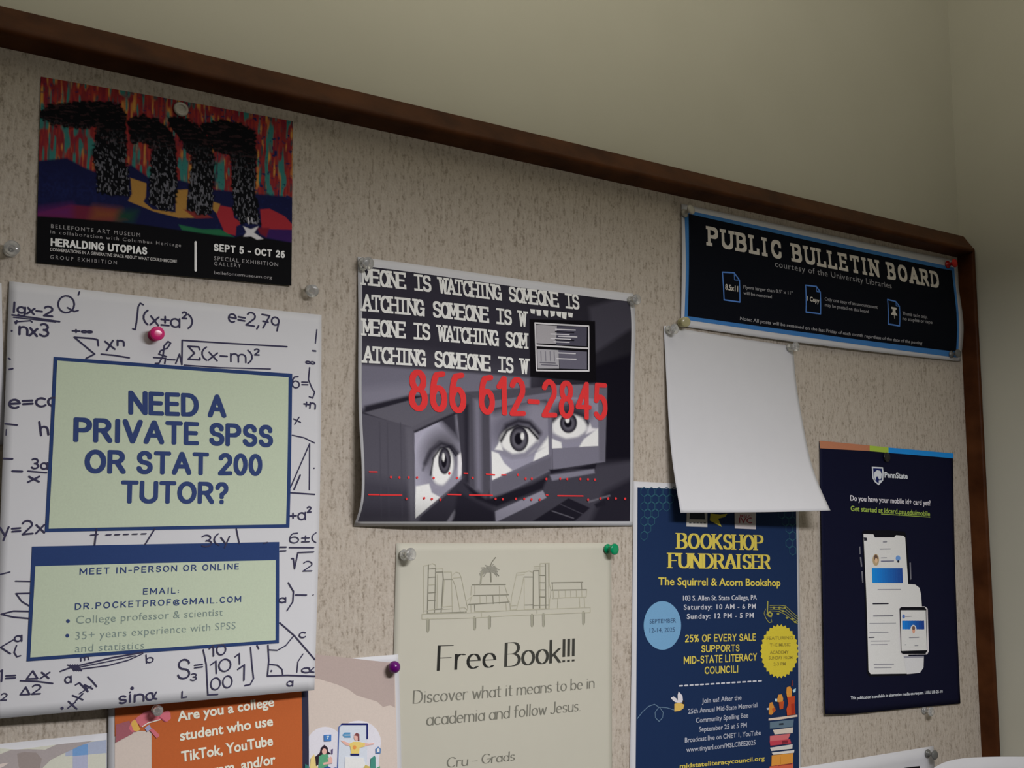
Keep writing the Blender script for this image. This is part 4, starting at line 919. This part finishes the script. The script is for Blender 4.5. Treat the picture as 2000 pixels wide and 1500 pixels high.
for s_, q, h_, c_, b_, t_ in (('103 S. Allen St. State College, PA', (293, 654, 666, 650), 10, wt, .014, 1), ('Saturday: 10 AM - 6 PM', (297, 700, 661, 695), 10, wt, .02, 1.15), ('Sunday: 12 PM - 5 PM', (312, 747, 650, 740), 10, wt, .02, 1.15),
                              ('25% OF EVERY SALE', (303, 865, 661, 857), 14.5, yl, .024, 1), ('SUPPORTS', (385, 916, 578, 911), 14, yl, .024, 1), ('MID-STATE LITERACY', (297, 976, 666, 957), 15, yl, .024, 1), ('COUNCIL!', (402, 1026, 572, 1018), 14.5, yl, .024, 1)):
    if c_ == yl: ink.text(s_, *Z(*q), h_, c_, 'oct', nib=(.17, .15), gap=.28)
    else: ink.text(s_, *Z(*q), h_, c_, bold=b_, track=t_)
for k in range(16):
    t = k / 16; x, y = 275 + 425 * t, 1085 - 26 * t; ink.line(Z(x, y, x + 15, y - 1), 3, wt)
Z = TZ(1230, 1320, 5.882)
for s_, q in (('Join us! After the', (825, 312, 1280, 272)), ('25th Annual Mid-State Memorial', (665, 435, 1460, 358)), ('Community Spelling Bee', (755, 538, 1357, 476)), ('September 25 at 5 PM', (790, 640, 1340, 588)), ('Broadcast live on CNET 1, YouTube', (628, 765, 1500, 676)), ('www.tinyurl.com/MSLCBEE2025', (645, 875, 1440, 788))):
    ink.text(s_, *Z(*q), 9.6, K(164, 168, 182, wb), bold=.016)
ink.text('midstateliteracycouncil.org', *Z(570, 1062, 1545, 968), 9, yl, bold=.016)
ink.build('details_lettering')
ink = Ink(sh, .02); ink.oval((1293, 1221.5), 36.5, 47.5, K(108, 152, 188, wb), n=48); o = ink.build('blue_badge')
ink = Ink(sh, .026); Z = TZ(1230, 1100, 7.5); dk = K(58, 82, 112, wb)
ink.text('SEPTEMBER', *Z(285, 882, 672, 868), 8.5, dk); ink.text('12-14, 2025', *Z(285, 1015, 655, 1000), 9, dk); ink.build('lettering', o)
Z = TZ(1440, 1140, 7.5)
ink = Ink(sh, .02); ink.oval(Z(612, 988)[0], 37.5, 53, K(200, 182, 58, wb), n=60, teeth=.92); o = ink.build('yellow_badge')
ink = Ink(sh, .026); dk = K(140, 126, 54, wb)
for s_, q in (('FEATURING', (425, 822, 805, 812)), ('THE MUSIC', (470, 920, 772, 912)), ('ACADEMY', (470, 1028, 745, 1022)), ('SUNDAY FROM', (455, 1110, 800, 1100)), ('2-3 PM', (525, 1200, 700, 1192))): ink.text(s_, *Z(*q), 6.5, dk, bold=.01)
ink.build('lettering', o)
ink = Ink(sh, .02); mu = K(150, 146, 72, wb)
for k in range(4):
    ink.line(Z(470, 320 + k * 26, 600, 315 + k * 30, 700, 325 + k * 42, 800, 420 + k * 38, 885, 490 + k * 34), 1.2, mu)
ink.line(Z(440, 265, 435, 400, 450, 470, 490, 480, 505, 440, 470, 415, 430, 450), 3.6, mu); ink.line(Z(385, 430, 410, 500, 460, 570, 500, 560, 490, 520), 1.5, mu); ink.line(Z(410, 370, 390, 420), 1.3, mu)
for x, y in ((530, 350), (610, 350), (590, 440), (690, 350), (660, 400), (720, 500), (800, 520), (840, 560)): ink.oval(Z(x, y)[0], 2.6, 2.2, mu, n=10)
ink.build('music_notes')
ink = Ink(sh, .02); Z = TZ(1230, 1320, 5.882); tr = K(96, 120, 144, wb)
ink.line(Z(82, 490, 140, 415, 210, 350, 280, 325, 340, 365, 380, 420, 372, 480, 332, 522, 290, 480, 286, 420, 330, 358, 420, 365, 520, 395), 1.5, tr)
ink.poly(Z(465, 250, 500, 235, 535, 262, 548, 285, 545, 220, 556, 178, 600, 225, 608, 300, 560, 312, 515, 300, 485, 275), K(206, 202, 208, wb))
ink.poly(Z(508, 320, 560, 305, 622, 325, 612, 372, 570, 402, 508, 408), K(206, 172, 92, wb)); ink.poly(Z(600, 280, 625, 290, 622, 330, 600, 320), K(40, 36, 40, wb))
ink.build('bee_drawing')
ink = Ink(sh, .02); b_ = lambda q, c: ink.poly(Z(*q), K(*c, wb))
b_((1590, 490, 1920, 445, 1922, 468, 1700, 505, 1590, 512), (204, 186, 172)); b_((1605, 530, 1880, 500, 1870, 585, 1605, 605), (92, 112, 128)); b_((1710, 545, 1760, 540, 1762, 562, 1710, 565), (44, 52, 62))
b_((1640, 620, 1870, 590, 1868, 655, 1660, 672), (202, 190, 178)); b_((1605, 690, 1840, 662, 1810, 735, 1605, 752), (196, 104, 108)); b_((1602, 752, 1835, 725, 1850, 775, 1610, 802), (180, 64, 78)); b_((1745, 745, 1810, 738, 1810, 775, 1745, 780), (120, 40, 54))
b_((1605, 825, 1865, 785, 1862, 835, 1620, 862), (200, 196, 192)); b_((1625, 880, 1885, 850, 1880, 882, 1640, 905), (206, 202, 198)); b_((1625, 912, 1870, 885, 1868, 1000, 1620, 1035), (208, 142, 62)); b_((1720, 930, 1726, 925, 1730, 1010, 1724, 1012), (180, 116, 44))
b_((1600, 1040, 1870, 1005, 1870, 1100, 1600, 1120), (200, 96, 72)); b_((1690, 1025, 1860, 1005, 1858, 1016, 1700, 1035), (150, 60, 52))
b_((1590, 360, 1600, 310, 1630, 300, 1650, 350, 1665, 400, 1620, 448, 1590, 440), (198, 132, 56)); b_((1625, 375, 1662, 360, 1670, 400, 1640, 420), (176, 84, 40)); b_((1565, 370, 1590, 365, 1592, 388, 1570, 388), (178, 190, 206))
b_((1685, 270, 1700, 215, 1740, 210, 1755, 260, 1750, 300, 1690, 300), (204, 140, 62)); b_((1705, 300, 1765, 290, 1755, 375, 1715, 385), (178, 78, 40)); b_((1660, 260, 1685, 260, 1685, 295, 1662, 292), (176, 200, 214))
b_((1790, 190, 1795, 130, 1835, 118, 1855, 160, 1850, 240, 1800, 245), (206, 138, 58)); b_((1800, 240, 1890, 230, 1885, 330, 1895, 440, 1800, 455, 1792, 380, 1812, 320), (184, 72, 40)); b_((1845, 320, 1880, 315, 1888, 430, 1850, 440), (160, 52, 34)); b_((1862, 160, 1900, 140, 1895, 185, 1870, 190), (172, 206, 222)); b_((1852, 50, 1862, 48, 1868, 110, 1848, 118), (110, 50, 52))
ink.build('book_stack_drawing')

# ------------------------------------------------------------------ dark blue flyer with a phone and a watch
sh = Sheet('mobile_card_flyer', M['navy_paper'], 'tall dark blue flyer with a phone and watch picture, right side of the board', 'flyer',
           [(1600.5, 861), (1735, 874), (1861, 887)], [(1612, 1394.5, .22), (1640, 1395, .16), (1730, 1388, .10), (1876, 1374, .08)],
           left=[(1600.5, 861, .05), (1606, 1120, .16), (1612, 1394.5, .22)], right=[(1861, 887, .05), (1866, 1120, .12), (1876, 1374, .08)], d=.06, bulge=.05)
ws = 168
ink = Ink(sh, .008); Z = TZ(1580, 840, 2.5875)
ink.poly(Z(52, 53, 306, 78, 306, 106, 56, 92), K(146, 96, 72, ws)); ink.poly(Z(306, 78, 401, 88, 401, 115, 306, 106), K(132, 154, 58, ws)); ink.poly(Z(401, 88, 729, 118, 729, 143, 401, 115), K(28, 112, 190, ws))
ink.build('colour_stripe')
ink = Ink(sh, .008); Z = TZ(1640, 890, 2000 / 220); lw = K(168, 172, 184, ws)
ink.poly(Z(568, 195, 765, 205, 778, 300, 770, 440, 690, 525, 620, 470, 580, 400), lw); ink.poly(Z(590, 222, 745, 230, 755, 300, 750, 420, 690, 495, 635, 455, 600, 390), K(18, 26, 72, ws))
ink.poly(Z(610, 300, 660, 255, 720, 270, 742, 330, 735, 400, 700, 425, 660, 360, 640, 400, 640, 450, 605, 380), lw); ink.poly(Z(690, 440, 735, 430, 715, 480, 690, 490), lw)
ink.build('shield_logo')
ink = Ink(sh, .008)
ink.text('PennState', *Z(795, 385, 1205, 410), 11, lw, bold=.03); ink.build('logo_lettering')
ink = Ink(sh, .008); ink.text('Do you have your mobile id+ card yet?', *Z(185, 795, 1610, 885), 10.5, K(170, 168, 176, ws), bold=.024)
gn = K(128, 148, 66, ws); ink.text('Get started at idcard.psu.edu/mobile', *Z(192, 978, 1600, 1072), 10, gn, bold=.022); ink.line(Z(735, 1035, 1600, 1092), 1.3, gn)
ink.build('heading_lettering')
ink = Ink(sh, .008); Z = TZ(1580, 840, 2.5875); ink.text('This publication is available in alternative media on request. U.Ed. LIB 25-10', *Z(210, 1361, 675, 1327), 6, lw, bold=.02)
ink.build('lettering')
ink = Ink(sh, .01); Z = TZ(1670, 1020, 4.6875); scr = K(186, 186, 192, ws); kb = K(12, 12, 18, ws)
ink.poly(Z(62, 90, 80, 74, 300, 72, 450, 86, 466, 110, 490, 380, 498, 560, 512, 1390, 470, 1402, 130, 1412, 108, 1380, 92, 800), kb)
for q in ((36, 225, 46, 222, 48, 290, 40, 295), (42, 320, 54, 318, 64, 405, 52, 408), (54, 450, 68, 448, 74, 552, 64, 556), (496, 370, 508, 368, 514, 520, 504, 528)): ink.poly(Z(*q), K(96, 96, 104, ws))
ph = ink.build('phone_picture')
ink = Ink(sh, .016); nvx = K(30, 30, 40, ws); gr = K(118, 118, 126, ws)
ink.poly(Z(74, 106, 165, 110, 178, 138, 355, 138, 372, 118, 440, 124, 456, 140, 484, 575, 486, 1385, 140, 1390, 120, 1360, 104, 760), scr)
ink.poly(Z(76, 138, 105, 142, 108, 168, 80, 170), nvx); ink.oval(Z(187, 345)[0], 6.4, 11.5, K(150, 132, 104, ws)); ink.oval(Z(187, 325)[0], 3.6, 6, K(84, 66, 58, ws)); ink.oval(Z(190, 350)[0], 2.6, 5, K(192, 150, 122, ws))
ink.oval(Z(390, 330)[0], 4.6, 5.5, K(92, 128, 180, ws)); ink.oval(Z(392, 358)[0], 2, 2.5, nvx)
for x0, x1, y, w, c in ((235, 285, 326, 1.4, gr), (235, 350, 356, 2, K(84, 86, 110, ws)), (225, 320, 246, 1.6, gr), (205, 415, 617, 1.6, gr), (160, 300, 746, 2.4, nvx), (165, 345, 858, 2, K(70, 70, 80, ws)), (130, 370, 925, 1, gr), (130, 300, 1008, 1.4, gr), (122, 172, 1055, 2, K(70, 70, 80, ws)), (140, 315, 1088, 1.4, gr), (140, 290, 1120, 1.4, gr), (170, 350, 1300, 2, gr), (175, 330, 1332, 1.4, gr), (255, 285, 180, 3, gr)):
    ink.line(Z(x0, y, x1, y - 2), w, c)
n_ = 12
for k in range(n_):
    x0, x1 = 150 + 278 * k / n_, 150 + 278 * (k + 1) / n_; t = k / n_
    ink.poly(Z(x0, 418 + 2 * t, x1, 418, x1 + 5, 555, x0 + 5, 555), K(24 + 6 * t, 112 - 56 * t, 186 - 68 * t, ws))
ink.build('phone_screen', ph)
ink = Ink(sh, .022)
ink.poly(Z(455, 590, 485, 566, 545, 570, 585, 600, 600, 660, 608, 775, 440, 790, 430, 700), K(184, 182, 188, ws)); ink.poly(Z(440, 1225, 626, 1222, 622, 1330, 590, 1378, 470, 1390), K(176, 176, 192, ws)); ink.poly(Z(440, 1225, 626, 1222, 624, 1238, 445, 1242), K(120, 120, 132, ws))
ink.poly(Z(395, 790, 415, 772, 635, 770, 660, 790, 672, 1180, 655, 1210, 430, 1212, 408, 1190), K(176, 172, 176, ws)); ink.poly(Z(402, 790, 418, 776, 632, 776, 648, 796, 656, 1175, 640, 1205, 432, 1205, 414, 1190), kb)
wp = ink.build('watch_picture')
ink = Ink(sh, .028); ink.poly(Z(412, 806, 642, 806, 652, 1170, 420, 1178), scr)
for k in range(8):
    x0, x1 = 426 + 200 * k / 8, 426 + 200 * (k + 1) / 8; t = k / 8; ink.poly(Z(x0, 902, x1, 900, x1 + 2, 978, x0 + 2, 980), K(24 + 6 * t, 104 - 56 * t, 180 - 70 * t, ws))
ink.oval(Z(528, 985)[0], 6, 10, scr); ink.oval(Z(530, 985)[0], 2.8, 7, K(186, 132, 112, ws)); ink.oval(Z(529, 968)[0], 3, 4, K(96, 74, 64, ws)); ink.oval(Z(438, 862)[0], 2.6, 4, K(72, 100, 156, ws))
ink.line(Z(455, 862, 510, 860), 1.4, gr); ink.line(Z(490, 1055, 578, 1052), 1.8, gr); ink.line(Z(450, 1120, 460, 1120), 1.4, gr); ink.line(Z(540, 1128, 570, 1126), 1.4, gr)
ink.build('watch_screen', wp)

# ------------------------------------------------------------------ square white sheet curling off the board
def hang(px, py, X):        # depth at which something hanging straight down from X is seen at this pixel
    x = at(px, py)[0]; return max(.05, DIST * (1 - X / x))
xl, xr = at(1296, 636)[0] * (1 - .06 / DIST), at(1549, 676)[0] * (1 - .06 / DIST)
le = [(p_[0], p_[1], hang(p_[0], p_[1], xl)) for p_ in ((1296, 636), (1299.5, 698), (1303.5, 776), (1311, 880), (1329.5, 1001.5))]
re = [(p_[0], p_[1], hang(p_[0], p_[1], xr)) for p_ in ((1549, 676), (1555.5, 750), (1568.5, 828), (1587.5, 914), (1622, 997))]
sh = Sheet('square_sheet', M['paper'], 'square white sheet under the public bulletin banner, its lower edge curling off the board', 'paper sheet',
           [le[0], (1420, 657, .07), re[0]], [le[-1], (1475, 1000.5, (le[-1][2] + re[-1][2]) / 2), re[-1]], left=le, right=re, d=.06, res=(40, 48))

# ------------------------------------------------------------------ wide dark banner under the frame
sh = Sheet('board_banner', M['paper'], 'wide navy PUBLIC BULLETIN BOARD banner with white and blue border, upper right', 'banner',
           [(1331, 398, .05), (1600, 455, .08), (1868, 509, .07)], [(1330, 637, .10), (1600, 674, .22), (1876, 706, .12)], d=.08, bulge=.08,
           left=[(1331, 398, .05), (1332, 520, .14), (1330, 637, .10)], right=[(1868, 509, .07), (1873, 565, .2), (1882, 637, .36), (1876, 706, .12)])
wp_ = 164; Z = TZ(1290, 380, 2000 / 620)
ink = Ink(sh, .008); ink.poly(Z(150, 95, 1000, 280, 1850, 460, 1862, 600, 1880, 800, 1880, 900, 1872, 1028, 1000, 910, 150, 787, 160, 450), K(48, 92, 142, wp_)); o = ink.build('blue_border')
ink = Ink(sh, .014); ink.poly(Z(176, 122, 1000, 305, 1835, 480, 1848, 600, 1866, 800, 1866, 900, 1860, 990, 1000, 880, 170, 766, 178, 450), K(6, 8, 15, wp_)); o = ink.build('navy_field')
ink = Ink(sh, .022); pw = K(156, 152, 146, wp_); pg = K(116, 116, 120, wp_)
ink.text('PUBLIC BULLETIN BOARD', *Z(297, 322, 1757, 592), 34, pw, 'sk', nib=(.19, .17), serif=.12, gap=.46)
ink.text('courtesy of the University Libraries', *Z(720, 455, 1455, 592), 11.5, pg, track=1.1)
ink.build('lettering', o)
ink = Ink(sh, .022); bl = K(66, 102, 162, wp_)
for q in ((388, 490, 462, 494, 495, 540, 498, 678, 398, 664, 388, 490), (912, 572, 980, 580, 1004, 615, 1006, 752, 914, 740, 912, 572), (1428, 662, 1480, 675, 1503, 705, 1504, 828, 1432, 816, 1428, 662)): ink.line(Z(*q), 2.6, bl)
ink.line(Z(462, 494, 464, 538, 495, 540), 1.6, bl); ink.line(Z(980, 580, 982, 612, 1004, 615), 1.6, bl); ink.line(Z(1480, 675, 1482, 702, 1503, 705), 1.6, bl)
ink.text('8.5x11', *Z(405, 598, 486, 612), 11, pw, bold=.03); ink.text('1 Copy', *Z(922, 668, 998, 684), 9, pw, bold=.03)
ink.poly(Z(1452, 708, 1484, 714, 1484, 726, 1477, 726, 1478, 742, 1488, 756, 1488, 764, 1450, 757, 1450, 749, 1460, 740, 1460, 722, 1452, 720), pw); ink.line(Z(1470, 762, 1472, 780), 1.6, pw)
for s_, q in (('Flyers larger than 8.5" x 11"', (520, 592, 830, 632)), ('will be removed', (520, 630, 698, 655)), ('Only one copy of an announcement', (1032, 668, 1365, 720)), ('may be posted on this board', (1032, 704, 1308, 748)), ('Thumb tacks only,', (1522, 758, 1678, 782)), ('no staples or tape', (1522, 790, 1710, 815)),
              ('Note: All posts will be removed on the last Friday of each month regardless of the date of the posting', (498, 790, 1645, 945))):
    ink.text(s_, *Z(*q), 6.6, pg, bold=.014)
ink.build('notices', o)

# ------------------------------------------------------------------ sheets cut by the lower edge of the photo
sh = Sheet('notice_sheet', M['paper'], 'white sheet with a smoky pin in its corner at the lower right', 'paper sheet',
           [(1450, 1517.5), (1823.5, 1457)], [(1440, 1760), (1834, 1690)], d=.06, res=(16, 10))
ink = Ink(sh, .008); ink.poly([(1766, 1499.5), (1796, 1496), (1797, 1513), (1767, 1517)], K(20, 20, 24, 190)); ink.build('printed_mark')
Sheet('curved_poster', M['paper'], 'white poster bending round the corner over the wooden frame, lower right', 'poster',
      [(1815, 1506, .95), (1832, 1495, 1.0), (1868, 1483, 1.15), (1912, 1479, 1.5), (2012, 1478, 2.3)], [(1835, 1760, .95), (1852, 1755, 1.0), (1885, 1748, 1.15), (1932, 1744, 1.5), (2032, 1742, 2.4)], d=1., res=(40, 8))

# ------------------------------------------------------------------ push pins
def lathe(name, prof, mat, n=20):
    V, F = [], []
    for r, t in prof:
        for k in range(n):
            a = 2 * math.pi * k / n; V.append((r * math.cos(a) * IN, -t * IN, r * math.sin(a) * IN))
    k = len(prof)
    for j in range(k - 1):
        for i in range(n):
            F.append((j * n + i, j * n + (i + 1) % n, (j + 1) * n + (i + 1) % n, (j + 1) * n + i))
    F.append(tuple(range(n))[::-1]); F.append(tuple((k - 1) * n + i for i in range(n)))
    me = mesh_from(name, V, F); me.polygons.foreach_set('use_smooth', [True] * len(F)); me.materials.append(mat)
    return me
SPOOL = [(.06, 0), (.165, .005), (.175, .03), (.17, .055), (.10, .085), (.078, .13), (.076, .24), (.10, .30), (.18, .33), (.195, .35), (.195, .385), (.17, .41), (.08, .418)]
BALL = [(.03, 0), (.05, .01), (.05, .05)] + [(.185 * math.sin(a), .22 - .185 * math.cos(a)) for a in np.linspace(.35, 3.0, 12)]
FLATT = [(.05, 0), (.20, .005), (.215, .03), (.20, .06), (.13, .075), (.12, .06), (.06, .055)]
NEEDLE = [(.004, -.14), (.018, -.10), (.018, .02)]
pins = {}
def pin(px, py, d, mat, label, shape='spool', group=None, lean=(0, 0), s=1.):
    key = (mat, shape)
    if key not in pins:
        pins[key] = (lathe('push_pin', {'spool': SPOOL, 'ball': BALL, 'tack': FLATT}[shape], M[mat]), pins['n'] if 'n' in pins else lathe('needle', NEEDLE, M['steel'], 8))
        pins['n'] = pins[key][1]
    me, nd = pins[key]
    o = bpy.data.objects.new('push_pin', me); C.objects.link(o)
    o.location = world_pt(at(px, py, d)); o.rotation_euler = (lean[0], 0, lean[1]); o.scale = (s, s, s)
    tag(o, label, 'push pin', group)
    c = bpy.data.objects.new('needle', nd); C.objects.link(c); c.parent = o
    return o
cg = 'clear push pins'
pin(353, 214, .08, 'white_pin', 'round silvery tack at the top of the painted postcard', 'tack')
pin(20, 490, .0, 'clear', 'clear push pin in bare fabric at the far left, above the formula flyer', group=cg)
pin(606, 567, .0, 'clear', 'clear push pin in bare fabric just under the postcard\'s right corner', group=cg, lean=(.25, -.2))
pin(301, 655, .14, 'pink', 'pink push pin near the top of the tutor flyer')
pin(708, 514, .10, 'clear', 'clear push pin at the top left corner of the eye poster', group=cg, lean=(.2, .1))
pin(1231, 588, .08, 'clear', 'clear push pin at the top right corner of the eye poster', group=cg)
pin(788, 1084, .08, 'clear', 'clear push pin at the top left of the cream flyer', group=cg, lean=(-.1, .2))
pin(1186, 1072, .08, 'green', 'green push pin at the top right of the cream flyer', lean=(0, .1))
pin(764, 1301, .12, 'purple', 'purple ball pin at the top right of the beige flyer', 'ball')
pin(304, 1385, .14, 'clear', 'clear push pin on the megaphone, under the tutor flyer\'s edge', group=cg, s=.7)
pin(1336, 417, .09, 'white_pin', 'ivory push pin at the top left corner of the navy banner', lean=(-.2, .1))
pin(1850, 517, .12, 'red', 'red push pin at the top right corner of the navy banner', s=1.05)
pin(1331, 630, .14, 'yellow_pin', 'pale yellow push pin at the bottom left of the navy banner', lean=(.1, -.3))
pin(1857, 692, .20, 'grey_pin', 'smoky push pin at the bottom right corner of the navy banner')
pin(1305, 645, .09, 'clear', 'clear push pin at the top left of the square white sheet', group=cg)
pin(1541, 679, .10, 'clear', 'clear push pin at the top right of the square white sheet', group=cg)
pin(1804, 1387, .0, 'clear', 'clear push pin just under the dark blue phone flyer', group=cg)
pin(1811, 1471, .10, 'grey_pin', 'smoky push pin in the corner of the lower right sheet')
pin(1731, 893, .10, 'black_pin', 'black push pin at the top of the dark blue phone flyer', 'tack')

# ------------------------------------------------------------------ fixture around the added, unseen lamp above the viewer
lamp = bpy.data.objects.new('added_pendant', None); C.objects.link(lamp); lamp.location = world_pt([LX, LY, LZ])
tag(lamp, 'added pendant light, unseen above the viewer, shaping the light on the board', 'pendant light')
for q in ((-8, 8, -4, -3.2), (-8, 8, 3.2, 4), (-8, -7.2, -3.2, 3.2), (7.2, 8, -3.2, 3.2)):
    box('housing', LX + q[0], LX + q[1], LY + q[2], LY + q[3], LZ, LZ + 2.5, M['plastic_white'], lamp)
box('housing', LX - 7.2, LX + 7.2, LY - 3.2, LY + 3.2, LZ + .4, LZ + 2.2, M['plastic_white'], lamp)
for x in (-6, 6):
    box('rod', LX + x - .12, LX + x + .12, LY - .12, LY + .12, LZ + 2.2, CEIL, M['steel'], lamp)
